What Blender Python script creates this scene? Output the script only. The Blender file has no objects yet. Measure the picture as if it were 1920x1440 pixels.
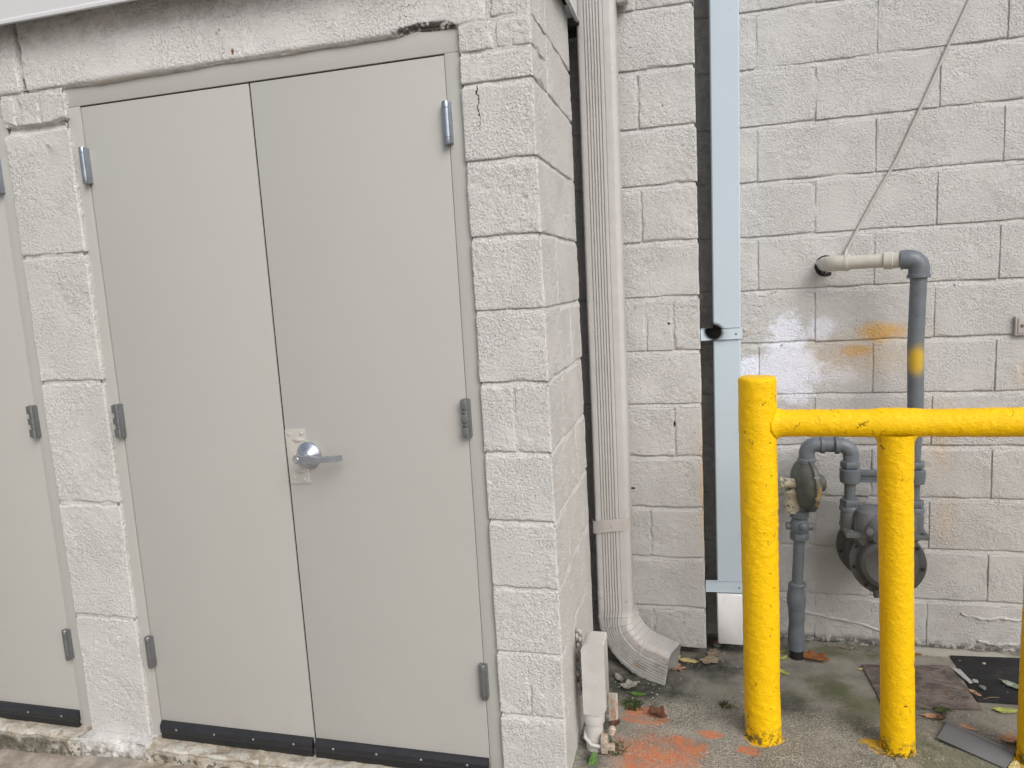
import bpy, bmesh, math, random
import numpy as np
from mathutils import Vector, Matrix

sc = bpy.context.scene
COL = sc.collection
PI = math.pi
random.seed(7)

# ------------------------------------------------------------------ camera
cam_d = bpy.data.cameras.new('camera')
cam = bpy.data.objects.new('camera', cam_d)
COL.objects.link(cam)
yaw, pitch, roll = -0.2578, -0.1374, -0.0563
cy_, sy_, cp_, sp_ = math.cos(yaw), math.sin(yaw), math.cos(pitch), math.sin(pitch)
F_ = Vector((sy_ * cp_, cy_ * cp_, sp_))
R0 = Vector((cy_, -sy_, 0))
U0 = R0.cross(F_)
R_ = math.cos(roll) * R0 + math.sin(roll) * U0
U_ = -math.sin(roll) * R0 + math.cos(roll) * U0
cam.matrix_world = Matrix(((R_.x, U_.x, -F_.x, 0.4039), (R_.y, U_.y, -F_.y, -1.9286),
                           (R_.z, U_.z, -F_.z, 0.8852), (0, 0, 0, 1)))
cam_d.sensor_width = 36
cam_d.lens = 36 * 1340.85 / 1920
cam_d.clip_start = 0.02
cam_d.clip_end = 500
sc.camera = cam

# ------------------------------------------------------------------ sky, sun, exposure
SUN_DIR = Vector((0.60, -0.68, 0.78)).normalized()      # towards the sun
sun_el = math.asin(SUN_DIR.z)
sun_az = math.atan2(SUN_DIR.x, SUN_DIR.y)
world = bpy.data.worlds.new('World')
sc.world = world
world.use_nodes = True
wt = world.node_tree
wt.nodes.clear()
sky = wt.nodes.new('ShaderNodeTexSky')
sky.sky_type = 'NISHITA'
sky.sun_disc = False
sky.sun_elevation = sun_el
sky.sun_rotation = sun_az
sky.air_density = 1.0
sky.dust_density = 4.0
hsv = wt.nodes.new('ShaderNodeHueSaturation')            # an overcast sky: the blue mostly veiled
hsv.inputs['Saturation'].default_value = 0.50
bg = wt.nodes.new('ShaderNodeBackground')
bg.inputs['Strength'].default_value = 0.12
wo = wt.nodes.new('ShaderNodeOutputWorld')
wt.links.new(sky.outputs[0], hsv.inputs['Color'])
wt.links.new(hsv.outputs[0], bg.inputs['Color'])
wt.links.new(bg.outputs[0], wo.inputs['Surface'])

sun_d = bpy.data.lights.new('sun', 'SUN')
sun_d.energy = 1.5
sun_d.angle = math.radians(40)
sun_d.color = (1.0, 0.98, 0.95)
sun = bpy.data.objects.new('sun', sun_d)
COL.objects.link(sun)
sun.rotation_euler = SUN_DIR.to_track_quat('Z', 'Y').to_euler()

vs = sc.view_settings
vs.view_transform = 'Standard'
vs.look = 'None'
vs.gamma = 1
vs.use_curve_mapping = False
vs.exposure = 0.11


# ================================================================== helpers
def lin(r, g, b):
    f = lambda c: c / 12.92 if c <= 0.04045 else ((c + 0.055) / 1.055) ** 2.4
    return (f(r / 255), f(g / 255), f(b / 255), 1)


_fn = {}
def fnoise(ny, nx, sig, seed, sigx=None):
    """periodic gaussian-filtered noise, unit std; sig in cells"""
    sigx = sig if sigx is None else sigx
    rng = np.random.default_rng(seed)
    w = np.fft.rfft2(rng.standard_normal((ny, nx)))
    fy = np.fft.fftfreq(ny)[:, None]
    fx = np.fft.rfftfreq(nx)[None, :]
    w *= np.exp(-2 * PI ** 2 * ((sig * fy) ** 2 + (sigx * fx) ** 2))
    r = np.fft.irfft2(w, (ny, nx))
    r -= r.mean()
    return r / (r.std() + 1e-9)


def bilin(F, y, x):
    ny, nx = F.shape
    y = np.clip(y, 0, ny - 1.001); x = np.clip(x, 0, nx - 1.001)
    y0 = y.astype(int); x0 = x.astype(int)
    fy = y - y0; fx = x - x0
    return (F[y0, x0] * (1 - fy) * (1 - fx) + F[y0 + 1, x0] * fy * (1 - fx)
            + F[y0, x0 + 1] * (1 - fy) * fx + F[y0 + 1, x0 + 1] * fy * fx)


def sstep(a, b, x):
    t = np.clip((x - a) / (b - a), 0, 1)
    return t * t * (3 - 2 * t)


def finish_mesh(me, mat, smooth=True, angle=40):
    if smooth:
        me.polygons.foreach_set('use_smooth', np.ones(len(me.polygons), bool))
        if angle:
            me.set_sharp_from_angle(angle=math.radians(angle))
    if mat:
        me.materials.append(mat)
    me.update()
    return me


def root_loc(o):
    while o.parent is not None:
        o = o.parent
    return o.location.copy()


def link(name, me, parent=None, loc=(0, 0, 0)):
    o = bpy.data.objects.new(name, me)
    COL.objects.link(o)
    o.location = loc
    o.parent = parent
    return o


def tag(o, label=None, cat=None, group=None, kind=None):
    if label: o['label'] = label
    if cat: o['category'] = cat
    if group: o['group'] = group
    if kind: o['kind'] = kind
    return o


def thing(name, label, cat, loc=(0, 0, 0), group=None):
    o = bpy.data.objects.new(name, None)
    o.empty_display_size = 0.05
    COL.objects.link(o)
    o.location = loc
    return tag(o, label, cat, group)


class MB:
    """collects shapes in world coordinates; build() links them as ONE mesh object"""
    def __init__(s):
        s.v = []; s.f = []

    def add(s, vs, fs, M=None):
        b = len(s.v)
        if M is not None:
            vs = [M @ Vector(v) for v in vs]
        s.v += [tuple(v) for v in vs]
        s.f += [tuple(i + b for i in f) for f in fs]
        return s

    def box(s, x0, x1, y0, y1, z0, z1, bev=0.0, M=None):
        if bev <= 0:
            vs = [(x, y, z) for x in (x0, x1) for y in (y0, y1) for z in (z0, z1)]
            fs = [(0, 1, 3, 2), (4, 6, 7, 5), (0, 4, 5, 1), (2, 3, 7, 6), (0, 2, 6, 4), (1, 5, 7, 3)]
            return s.add(vs, fs, M)
        bm = bmesh.new()
        bmesh.ops.create_cube(bm, size=1)
        for v in bm.verts:
            v.co = Vector(((x0 + x1) / 2 + v.co.x * (x1 - x0), (y0 + y1) / 2 + v.co.y * (y1 - y0),
                           (z0 + z1) / 2 + v.co.z * (z1 - z0)))
        bmesh.ops.bevel(bm, geom=bm.edges[:], offset=bev, segments=2, affect='EDGES', profile=0.6)
        bm.verts.index_update()
        s.add([v.co.copy() for v in bm.verts], [[v.index for v in f.verts] for f in bm.faces], M)
        bm.free()
        return s

    def lathe(s, o, axis, prof, seg=24, phase=0.0, sx=1.0, sy=1.0):
        """profile of (distance along axis, radius)"""
        a = Vector(axis).normalized()
        t = Vector((0, 0, 1)) if abs(a.z) < 0.9 else Vector((1, 0, 0))
        u = a.cross(t).normalized(); w = a.cross(u)
        o = Vector(o)
        vs = []; fs = []
        for d, r in prof:
            for k in range(seg):
                an = 2 * PI * k / seg + phase
                vs.append(o + a * d + u * (r * sx * math.cos(an)) + w * (r * sy * math.sin(an)))
        n = len(prof)
        for i in range(n - 1):
            for k in range(seg):
                k2 = (k + 1) % seg
                fs.append((i * seg + k, i * seg + k2, (i + 1) * seg + k2, (i + 1) * seg + k))
        fs.append(tuple(range(seg - 1, -1, -1)))
        fs.append(tuple((n - 1) * seg + k for k in range(seg)))
        return s.add(vs, fs)

    def tube(s, pts, rad, seg=16, caps=True):
        pts = [Vector(p) for p in pts]
        n = len(pts)
        if not hasattr(rad, '__len__'): rad = [rad] * n
        T = []
        for i in range(n):
            T.append((pts[min(i + 1, n - 1)] - pts[max(i - 1, 0)]).normalized())
        t = Vector((0, 0, 1)) if abs(T[0].z) < 0.9 else Vector((1, 0, 0))
        u = T[0].cross(t).normalized()
        vs = []; fs = []
        for i in range(n):
            u = (u - T[i] * u.dot(T[i])).normalized()
            w = T[i].cross(u)
            for k in range(seg):
                an = 2 * PI * k / seg
                vs.append(pts[i] + (u * math.cos(an) + w * math.sin(an)) * rad[i])
        for i in range(n - 1):
            for k in range(seg):
                k2 = (k + 1) % seg
                fs.append((i * seg + k, i * seg + k2, (i + 1) * seg + k2, (i + 1) * seg + k))
        if caps:
            fs.append(tuple(range(seg - 1, -1, -1)))
            fs.append(tuple((n - 1) * seg + k for k in range(seg)))
        return s.add(vs, fs)

    def prism(s, outline, M, depth, bev=0.0):
        """outline in local xy, extruded along local +z by depth; M places it"""
        bm = bmesh.new()
        vs = [bm.verts.new((x, y, 0)) for x, y in outline]
        f = bm.faces.new(vs)
        bm.normal_update()
        if f.normal.z > 0: f.normal_flip()
        r = bmesh.ops.extrude_face_region(bm, geom=[f])
        top = [e for e in r['geom'] if isinstance(e, bmesh.types.BMVert)]
        for v in top: v.co.z += depth
        if bev > 0:
            ed = [e for e in bm.edges if all(abs(v.co.z - depth) < 1e-9 for v in e.verts)]
            bmesh.ops.bevel(bm, geom=ed, offset=bev, segments=2, affect='EDGES', profile=0.6)
        bmesh.ops.recalc_face_normals(bm, faces=bm.faces[:])
        bm.verts.index_update()
        s.add([v.co.copy() for v in bm.verts], [[v.index for v in f.verts] for f in bm.faces], M)
        bm.free()
        return s

    def build(s, name, mat, parent=None, smooth=True, angle=40, origin=None):
        o0 = root_loc(parent) if parent is not None else Vector(origin or (0, 0, 0))
        me = bpy.data.meshes.new(name)
        me.from_pydata([(v[0] - o0.x, v[1] - o0.y, v[2] - o0.z) for v in s.v], [], s.f)
        finish_mesh(me, mat, smooth, angle)
        return link(name, me, parent, (0, 0, 0) if parent is not None else o0)


def arc(c, a0, a1, r, n, u, v):
    c = Vector(c); u = Vector(u); v = Vector(v)
    return [c + u * (r * math.cos(a0 + (a1 - a0) * i / n)) + v * (r * math.sin(a0 + (a1 - a0) * i / n)) for i in range(n + 1)]


def grid_mesh(name, P, mat, origin=(0, 0, 0), close=False, angle=None):
    """P: (ny, nx, 3) array of points -> mesh; close joins the last column to the first"""
    ny, nx, _ = P.shape
    me = bpy.data.meshes.new(name)
    idx = np.arange(ny * nx).reshape(ny, nx)
    if close:
        idx = np.hstack([idx, idx[:, :1]])
    q = np.stack([idx[:-1, :-1], idx[:-1, 1:], idx[1:, 1:], idx[1:, :-1]], -1).reshape(-1, 4)
    V = (P - np.array(origin)).reshape(-1, 3)
    me.vertices.add(len(V)); me.vertices.foreach_set('co', V.astype(np.float32).ravel())
    me.loops.add(q.size); me.loops.foreach_set('vertex_index', q.astype(np.int32).ravel())
    me.polygons.add(len(q))
    me.polygons.foreach_set('loop_start', (np.arange(len(q)) * 4).astype(np.int32))
    me.update(calc_edges=True)
    me.validate()
    return finish_mesh(me, mat, True, angle)


class Path:
    """rounded 2-D polyline (plan); outward normal is to the right of its direction"""
    def __init__(s, pts, r=0.006):
        s.seg = []
        n = len(pts); L = 0
        pts = [np.array(p, float) for p in pts]
        for i in range(n - 1):
            d = pts[i + 1] - pts[i]; ln = np.hypot(*d); d = d / ln
            s.seg.append((L, L + ln, pts[i], d)); L += ln
        s.L = L; s.r = r

    def ev(s, S):
        P = np.zeros((len(S), 2)); N = np.zeros((len(S), 2))
        for i, t in enumerate(S):
            for k, (a, b, p, d) in enumerate(s.seg):
                if t <= b + 1e-9 or k == len(s.seg) - 1:
                    P[i] = p + d * (t - a); nn = np.array([d[1], -d[0]])
                    # blend the normals and round the corner
                    if k + 1 < len(s.seg) and b - t < s.r:
                        d2 = s.seg[k + 1][3]; w = 0.5 * (1 - (b - t) / s.r)
                        n2 = np.array([d2[1], -d2[0]]); nn = nn * (1 - w) + n2 * w
                        q = (1 - (b - t) / s.r); P[i] -= (nn / np.hypot(*nn)) * s.r * 0.42 * q * q
                    elif k > 0 and t - a < s.r:
                        d0 = s.seg[k - 1][3]; w = 0.5 * (1 - (t - a) / s.r)
                        n0 = np.array([d0[1], -d0[0]]); nn = nn * (1 - w) + n0 * w
                        q = (1 - (t - a) / s.r); P[i] -= (nn / np.hypot(*nn)) * s.r * 0.42 * q * q
                    N[i] = nn / np.hypot(*nn)
                    break
        return P, N


def samples(a, b, res, edge=True, extra=()):
    L = b - a
    if edge:
        e = [0, .002, .0045, .0075, .011, .015]
        n = max(1, int((L - .03) / res))
        x = e[:-1] + list(np.linspace(.015, L - .015, n + 1)) + [L - v for v in reversed(e[:-1])]
    else:
        x = list(np.linspace(0, L, max(2, int(L / res) + 1)))
    x = sorted(set([round(v + a, 5) for v in x] + [round(v, 5) for v in extra]))
    return np.array(x)


FR = 0.002
def rough(ny, nx, seed, amp=1.0):
    """painted masonry relief on a 2 mm field, metres"""
    a = fnoise(ny, nx, 2.2, seed)
    b = fnoise(ny, nx, 1.7, seed + 1)
    c = fnoise(ny, nx, 18, seed + 2)
    m = np.clip(0.75 + 0.45 * fnoise(ny, nx, 25, seed + 3), 0.15, 1.5)
    return amp * (m * (0.00042 * a - 0.0014 * np.clip(b - 1.15, 0, 1.6)) + 0.0008 * c)


def block_mesh(name, mat, path, z0, z1, seed, res=0.006, amp=1.0, ed_z=0.0055, ed_s=0.0045, rad=0.0075,
               ends=(1, 1), skirt=0.04, wob=0.0022, origin=None):
    corners = [s[1] for s in path.seg[:-1]]
    extra = [c + o for c in corners for o in (-.006, -.004, -.002, 0, .002, .004, .006)]
    S = samples(0, path.L, res, True, extra)
    Z = samples(z0, z1, res)
    ny, nx = int((z1 - z0) / FR) + 4, int(path.L / FR) + 4
    ny += ny % 2; nx += nx % 2
    Fh = rough(ny, nx, seed, amp)
    Wb = fnoise(ny, nx, 5, seed + 7) * 0.6 + fnoise(ny, nx, 14, seed + 8) * 0.7
    zz, ss = np.meshgrid(Z, S, indexing='ij')
    H = bilin(Fh, (zz - z0) / FR, ss / FR)
    W = bilin(Wb, (zz - z0) / FR, ss / FR) * wob
    dz = np.minimum(zz - z0, z1 - zz) + W
    H -= ed_z * (1 - np.sqrt(np.clip(1 - (1 - np.clip(dz / rad, 0, 1)) ** 2, 0, 1)))
    if ends[0]:
        H -= ed_s * ends[0] * (1 - np.sqrt(np.clip(1 - (1 - np.clip((ss + W) / rad, 0, 1)) ** 2, 0, 1)))
    if ends[1]:
        H -= ed_s * ends[1] * (1 - np.sqrt(np.clip(1 - (1 - np.clip((path.L - ss + W) / rad, 0, 1)) ** 2, 0, 1)))
    H[0, :] = H[-1, :] = -skirt
    H[:, 0] = H[:, -1] = -skirt
    P2, N2 = path.ev(S)
    P = np.zeros(H.shape + (3,))
    P[..., 0] = P2[None, :, 0] + N2[None, :, 0] * H
    P[..., 1] = P2[None, :, 1] + N2[None, :, 1] * H
    P[..., 2] = zz
    return grid_mesh(name, P, mat, origin or (0, 0, 0))


def mortar_mesh(name, mat, path, z0, z1, seed, base=-0.0058, res=0.012, fn=None, amp=1.0, joints=(), jd=0.0):
    S = samples(0, path.L, res, False, [s[1] for s in path.seg[:-1]])
    Z = samples(z0, z1, res, False, [q + d for q in joints for d in (-.009, -.0065, -.0035, 0, .0035, .0065, .009) if z0 < q + d < z1])
    ny, nx = int((z1 - z0) / .004) + 6, int(path.L / .004) + 6
    ny += ny % 2; nx += nx % 2
    Fh = (0.0007 * fnoise(ny, nx, 2.5, seed) + 0.0011 * fnoise(ny, nx, 12, seed + 1)) * amp
    zz, ss = np.meshgrid(Z, S, indexing='ij')
    H = base + bilin(Fh, (zz - z0) / .004, ss / .004)
    if fn is not None:
        H = H + fn(ss, zz)
    for q in joints:            # bed joints struck sloping: deep at the top, nearly flush at the bottom
        w = np.clip((zz - q) / .0065, -1, 1)
        H = H - (.0023 * w + jd) * (np.abs(zz - q) < .0092)
    H = np.minimum(H, -0.0007)
    P2, N2 = path.ev(S)
    P = np.zeros(H.shape + (3,))
    P[..., 0] = P2[None, :, 0] + N2[None, :, 0] * H
    P[..., 1] = P2[None, :, 1] + N2[None, :, 1] * H
    P[..., 2] = zz
    return grid_mesh(name, P, mat)


# ================================================================== materials
class NT:
    def __init__(s, name):
        s.m = bpy.data.materials.new(name)
        s.m.use_nodes = True
        s.t = s.m.node_tree
        s.t.nodes.clear()
        s.out = s.t.nodes.new('ShaderNodeOutputMaterial')
        s.b = s.t.nodes.new('ShaderNodeBsdfPrincipled')
        s.t.links.new(s.b.outputs[0], s.out.inputs['Surface'])
        s._pos = None; s._obj = None

    def set(s, sock, v):
        if hasattr(v, 'is_output') or isinstance(v, bpy.types.NodeSocket):
            s.t.links.new(v, sock)
        else:
            if sock.type == 'RGBA' and len(v) == 3: v = (*v, 1)
            sock.default_value = v

    @property
    def pos(s):
        if s._pos is None:
            s._pos = s.t.nodes.new('ShaderNodeNewGeometry').outputs['Position']
        return s._pos

    @property
    def obj(s):
        if s._obj is None:
            s._obj = s.t.nodes.new('ShaderNodeTexCoord').outputs['Object']
        return s._obj

    def sep(s, v):
        n = s.t.nodes.new('ShaderNodeSeparateXYZ'); s.set(n.inputs[0], v)
        return n.outputs

    def math(s, op, a, b=0.0, c=None, clamp=False):
        n = s.t.nodes.new('ShaderNodeMath'); n.operation = op; n.use_clamp = clamp
        s.set(n.inputs[0], a); s.set(n.inputs[1], b)
        if c is not None: s.set(n.inputs[2], c)
        return n.outputs[0]

    def vmath(s, op, a, b):
        n = s.t.nodes.new('ShaderNodeVectorMath'); n.operation = op
        s.set(n.inputs[0], a); s.set(n.inputs[1], b)
        return n.outputs['Value'] if op in ('LENGTH', 'DISTANCE', 'DOT_PRODUCT') else n.outputs[0]

    def noise(s, scale, detail=3, rough=0.55, vec=None, dist=0.0, color=False):
        n = s.t.nodes.new('ShaderNodeTexNoise')
        s.set(n.inputs['Vector'], s.pos if vec is None else vec)
        n.inputs['Scale'].default_value = scale
        n.inputs['Detail'].default_value = detail
        n.inputs['Roughness'].default_value = rough
        n.inputs['Distortion'].default_value = dist
        return n.outputs['Color' if color else 'Fac']

    def voro(s, scale, feature='F1', vec=None, rnd=1.0, color=False):
        n = s.t.nodes.new('ShaderNodeTexVoronoi'); n.feature = feature
        s.set(n.inputs['Vector'], s.pos if vec is None else vec)
        n.inputs['Scale'].default_value = scale
        n.inputs['Randomness'].default_value = rnd
        return n.outputs['Color' if color else 'Distance']

    def ramp(s, f, a, b, lo=0.0, hi=1.0, smooth=True):
        n = s.t.nodes.new('ShaderNodeMapRange')
        n.interpolation_type = 'SMOOTHSTEP' if smooth else 'LINEAR'
        s.set(n.inputs['Value'], f)
        for k, v in (('From Min', a), ('From Max', b), ('To Min', lo), ('To Max', hi)):
            s.set(n.inputs[k], v)
        return n.outputs[0]

    def mix(s, fac, a, b, mode='MIX'):
        n = s.t.nodes.new('ShaderNodeMix'); n.data_type = 'RGBA'; n.blend_type = mode
        s.set(n.inputs[0], fac); s.set(n.inputs[6], a); s.set(n.inputs[7], b)
        return n.outputs[2]

    def bump(s, h, strength=1.0, dist=0.002, prev=None):
        n = s.t.nodes.new('ShaderNodeBump')
        n.inputs['Strength'].default_value = strength
        n.inputs['Distance'].default_value = dist
        s.set(n.inputs['Height'], h)
        if prev is not None: s.set(n.inputs['Normal'], prev)
        return n.outputs[0]

    def blob(s, c, r, soft=0.5, namp=0.5, nscale=25, vec=None):
        """soft-edged ellipsoid of wear or spray at a world point, 1 inside"""
        v = s.pos if vec is None else vec
        d = s.vmath('SUBTRACT', v, tuple(c))
        d = s.vmath('DIVIDE', d, tuple(r))
        l = s.vmath('LENGTH', d, (0, 0, 0))
        nz = s.noise(nscale, 4, 0.6, vec=v)
        l = s.math('ADD', l, s.math('MULTIPLY', s.math('SUBTRACT', nz, 0.5), namp * 2))
        return s.ramp(l, 1.0, 1.0 - soft)

    def union(s, lst):
        r = lst[0]
        for x in lst[1:]: r = s.math('MAXIMUM', r, x)
        return r

    def fin(s, color, rough=0.5, metal=0.0, normal=None, spec=0.5):
        s.set(s.b.inputs['Base Color'], color)
        s.set(s.b.inputs['Roughness'], rough)
        s.set(s.b.inputs['Metallic'], metal)
        s.b.inputs['Specular IOR Level'].default_value = spec
        if normal is not None: s.set(s.b.inputs['Normal'], normal)
        return s.m


def masonry_bump(t, k=1.0):
    n1 = t.noise(125, 2, 0.55)
    pits = t.ramp(t.noise(190, 1, 0.5), 0.57, 0.68, 0, 1)
    n3 = t.noise(380, 2, 0.5)
    msk = t.ramp(t.noise(6, 3, 0.5), 0.34, 0.60, 0.45, 1.0)
    h = t.math('SUBTRACT', n1, t.math('MULTIPLY', pits, 0.50))
    h = t.math('MULTIPLY', h, msk)
    h = t.math('ADD', h, t.math('MULTIPLY', n3, 0.22))
    return t.bump(h, 1.0, 0.0060 * k)


def soft_tint(t, base, amt=0.05, scale=6):
    f = t.noise(scale, 4, 0.6)
    lo = tuple(c * (1 - amt) for c in base[:3]); hi = tuple(min(1, c * (1 + amt)) for c in base[:3])
    return t.mix(t.ramp(f, 0.3, 0.7), (*lo, 1), (*hi, 1))


WALL = (0.528, 0.520, 0.512, 1)

def mat_main_wall():
    t = NT('painted_block_main')
    c = soft_tint(t, WALL, 0.05, 5)
    x, y, z = t.sep(t.pos)
    # bare grey paint left in the recess beside the blue downspout
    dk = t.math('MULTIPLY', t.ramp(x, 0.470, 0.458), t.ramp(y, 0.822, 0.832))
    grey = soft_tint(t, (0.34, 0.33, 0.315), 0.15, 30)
    # masked to the wall face right of the recess
    right = t.ramp(x, 0.52, 0.56)
    # white over-paint
    w = t.union([t.blob((.735, 1, .610), (.090, .3, .135), .5, .95, 24),
                 t.blob((.745, 1, .500), (.150, .3, .120), .45, .8, 24),
                 t.blob((.612, 1, .500), (.085, .3, .065), .3, .5, 22),
                 t.blob((.770, 1, .425), (.085, .3, .075), .5, .7, 24),
                 t.math('MULTIPLY', t.blob((.855, 1, .655), (.070, .3, .060), .6, .6, 26), 0.7),
                 t.math('MULTIPLY', t.blob((.93, 1, .475), (.12, .3, .045), .8, .6, 26), 0.5)])
    c = t.mix(t.math('MULTIPLY', t.math('MULTIPLY', t.math('MULTIPLY', w, t.ramp(t.noise(150, 3, .65), .28, .45, .55, 1)), right), 0.95), c, (0.76, 0.785, 0.89, 1))
    # yellow spray haze
    yv = t.union([t.math('MULTIPLY', t.blob((1.065, 1, .632), (.115, .3, .060), .75, .35, 16), .92),
                  t.math('MULTIPLY', t.blob((.985, 1, .568), (.095, .3, .038), .8, .4, 16), .80),
                  t.math('MULTIPLY', t.blob((1.00, 1, .55), (.27, .3, .14), 1.0, .4, 10), .28),
                  t.math('MULTIPLY', t.blob((1.27, 1, .22), (.08, .3, .24), 1.0, .4, 10), .24),
                  t.math('MULTIPLY', t.blob((1.30, 1, -.08), (.07, .3, .16), 1.0, .4, 10), .20),
                  t.math('MULTIPLY', t.blob((1.17, 1, .63), (.10, .3, .07), 1.0, .4, 10), .22),
                  t.math('MULTIPLY', t.blob((1.53, 1, .46), (.05, .3, .07), 1.0, .4, 12), .22)])
    spk = t.ramp(t.noise(140, 3, 0.7), 0.25, 0.62, 0.45, 1.0)
    c = t.mix(t.math('MULTIPLY', t.math('MULTIPLY', yv, right), spk), c, (0.66, 0.36, 0.06, 1))
    # yellow run down the pilaster's right edge
    yp = t.math('MULTIPLY', t.blob((.412, .81, .08), (.022, .05, .42), .9, .6, 40), 0.45)
    c = t.mix(yp, c, (0.66, 0.42, 0.13, 1))
    hl = t.union([t.blob((.312, .81, .327), (.0045, .05, .013), .3, .3, 90), t.blob((.147, .81, .072), (.010, .05, .005), .3, .3, 90), t.blob((.30, .81, .71), (.006, .05, .005), .3, .4, 90)])
    c = t.mix(hl, c, (0.02, 0.018, 0.016, 1))
    # scuffs and dark specks in the pits
    sp = t.math('MULTIPLY', t.ramp(t.noise(60, 2, 0.5), 0.735, 0.76), 0.7)
    c = t.mix(sp, c, (0.10, 0.095, 0.085, 1))
    # earth splashed on the lowest courses
    low = t.math('MULTIPLY', t.ramp(z, -0.36, -0.61), t.ramp(t.noise(14, 4, 0.65), 0.40, 0.62))
    c = t.mix(t.math('MULTIPLY', low, 0.25), c, (0.20, 0.175, 0.14, 1))
    base = t.math('MULTIPLY', t.ramp(z, -0.565, -0.60), t.ramp(t.noise(40, 4, 0.65), 0.38, 0.55))
    c = t.mix(t.math('MULTIPLY', base, 0.85), c, (0.055, 0.052, 0.04, 1))
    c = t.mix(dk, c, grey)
    return t.fin(c, 0.55, 0, masonry_bump(t, 0.66), 0.35)


def mat_shed_wall():
    t = NT('painted_block_shed')
    c = soft_tint(t, (0.585, 0.574, 0.556, 1), 0.045, 5)
    x, y, z = t.sep(t.pos)
    # wandering crack in the pier block under the lintel
    wob = t.math('MULTIPLY', t.math('SUBTRACT', t.noise(38, 3, 0.6), 0.5), 0.030)
    dx = t.math('ABSOLUTE', t.math('SUBTRACT', t.math('ADD', x, wob), -0.155))
    zr = t.math('MULTIPLY', t.ramp(z, 1.300, 1.312), t.ramp(z, 1.424, 1.416))
    wd = t.ramp(z, 1.30, 1.42, 0.0006, 0.0022)
    crack = t.math('MULTIPLY', t.math('LESS_THAN', dx, wd), zr)
    crack = t.math('MULTIPLY', crack, t.math('LESS_THAN', y, 0.01))
    c = t.mix(crack, c, (0.04, 0.036, 0.03, 1))
    sp = t.math('MULTIPLY', t.ramp(t.noise(75, 2, 0.5), 0.735, 0.77), 0.6)
    c = t.mix(sp, c, (0.14, 0.13, 0.115, 1))
    # broken paint and soil at the foot of the piers
    low = t.math('MULTIPLY', t.ramp(z, -0.615, -0.68), t.ramp(t.noise(22, 4, 0.65), 0.44, 0.56))
    c = t.mix(t.math('MULTIPLY', low, 0.75), c, (0.19, 0.155, 0.11, 1))
    return t.fin(c, 0.5, 0, masonry_bump(t, 0.72), 0.38)


def mat_lintel():
    t = NT('painted_lintel')
    c = soft_tint(t, (0.66, 0.65, 0.635, 1), 0.05, 7)
    x, y, z = t.sep(t.pos)
    # rain-drip soot below the coping
    st = t.noise(24, 5, 0.7)
    top = t.math('MULTIPLY', t.ramp(z, 1.66, 1.73), t.ramp(st, 0.42, 0.60))
    c = t.mix(t.math('MULTIPLY', top, 0.25), c, (0.20, 0.145, 0.125, 1))
    # broken away, blackened lower edge near the pier
    blk = t.math('MULTIPLY', t.blob((-.295, 0, 1.581), (.098, .12, .021), .25, .4, 30), t.ramp(t.noise(48, 4, 0.7), 0.38, 0.50))
    c = t.mix(t.math('MULTIPLY', blk, 0.92), c, (0.035, 0.03, 0.022, 1))
    # hairline cracks
    cr = t.math('MULTIPLY', t.ramp(t.voro(6, 'DISTANCE_TO_EDGE', vec=t.vmath('ADD', t.pos, t.vmath('MULTIPLY', t.noise(14, 3, 0.6, color=True), (0.12, .12, .12)))), 0.010, 0.004),
                t.ramp(t.noise(4, 2, 0.5), 0.56, 0.60))
    c = t.mix(t.math('MULTIPLY', cr, 0.6), c, (0.06, 0.05, 0.04, 1))
    rust = t.blob((-.887, 0, 1.60), (.006, .1, .012), .6, .4, 60)
    c = t.mix(rust, c, (0.25, 0.08, 0.04, 1))
    under = t.math('MULTIPLY', t.ramp(z, 1.580, 1.573), t.ramp(t.noise(16, 4, 0.6), 0.3, 0.6))
    c = t.mix(t.math('MULTIPLY', under, 0.5), c, (0.26, 0.205, 0.14, 1))
    return t.fin(c, 0.6, 0, masonry_bump(t, 0.72), 0.3)


def mat_simple(name, base, rough=0.45, metal=0.0, tint=0.03, tscale=4, bump=None, spec=0.5, local=False):
    t = NT(name)
    if local:
        t._pos = t.obj
    c = soft_tint(t, base, tint, tscale)
    nb = None
    if bump:
        nb = t.bump(t.noise(bump[0], 3, 0.6), 1.0, bump[1])
    r = t.ramp(t.noise(tscale * 3, 3, 0.6), 0.3, 0.7, max(0, rough - 0.05), min(1, rough + 0.07))
    return t.fin(c, r, metal, nb, spec)


def mat_door():
    t = NT('door_paint')
    c = soft_tint(t, (0.452, 0.446, 0.421, 1), 0.012, 1.6)
    # hand grime round the lever and a few dull rubs
    hg = t.math('MULTIPLY', t.blob((-.72, .02, .37), (.13, .08, .11), 1.0, .5, 14), .10)
    c = t.mix(hg, c, (0.30, 0.27, 0.22, 1))
    rb = t.math('MULTIPLY', t.ramp(t.noise(5, 5, 0.75, vec=t.vmath('MULTIPLY', t.pos, (1.0, 1.0, 3.5))), 0.66, 0.74), .16)
    c = t.mix(rb, c, (0.38, 0.37, 0.345, 1))
    # faint roller touch-up beside the latch
    tu = t.math('MULTIPLY', t.blob((-.845, .03, .39), (.03, .05, .13), .5, .5, 20), .35)
    c = t.mix(tu, c, (0.50, 0.487, 0.455, 1))
    x, y, z = t.sep(t.pos)
    dust = t.math('MULTIPLY', t.ramp(z, -0.30, -0.62), t.ramp(t.noise(9, 5, 0.7), 0.45, 0.7))
    c = t.mix(t.math('MULTIPLY', dust, 0.18), c, (0.36, 0.31, 0.25, 1))
    h = t.math('ADD', t.noise(330, 2, 0.5), t.math('MULTIPLY', t.noise(3.0, 2, 0.5), 3.0))
    return t.fin(c, t.ramp(t.noise(6, 3, 0.6), 0.3, 0.7, 0.34, 0.42), 0, t.bump(h, 1.0, 0.00035), 0.45)


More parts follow.
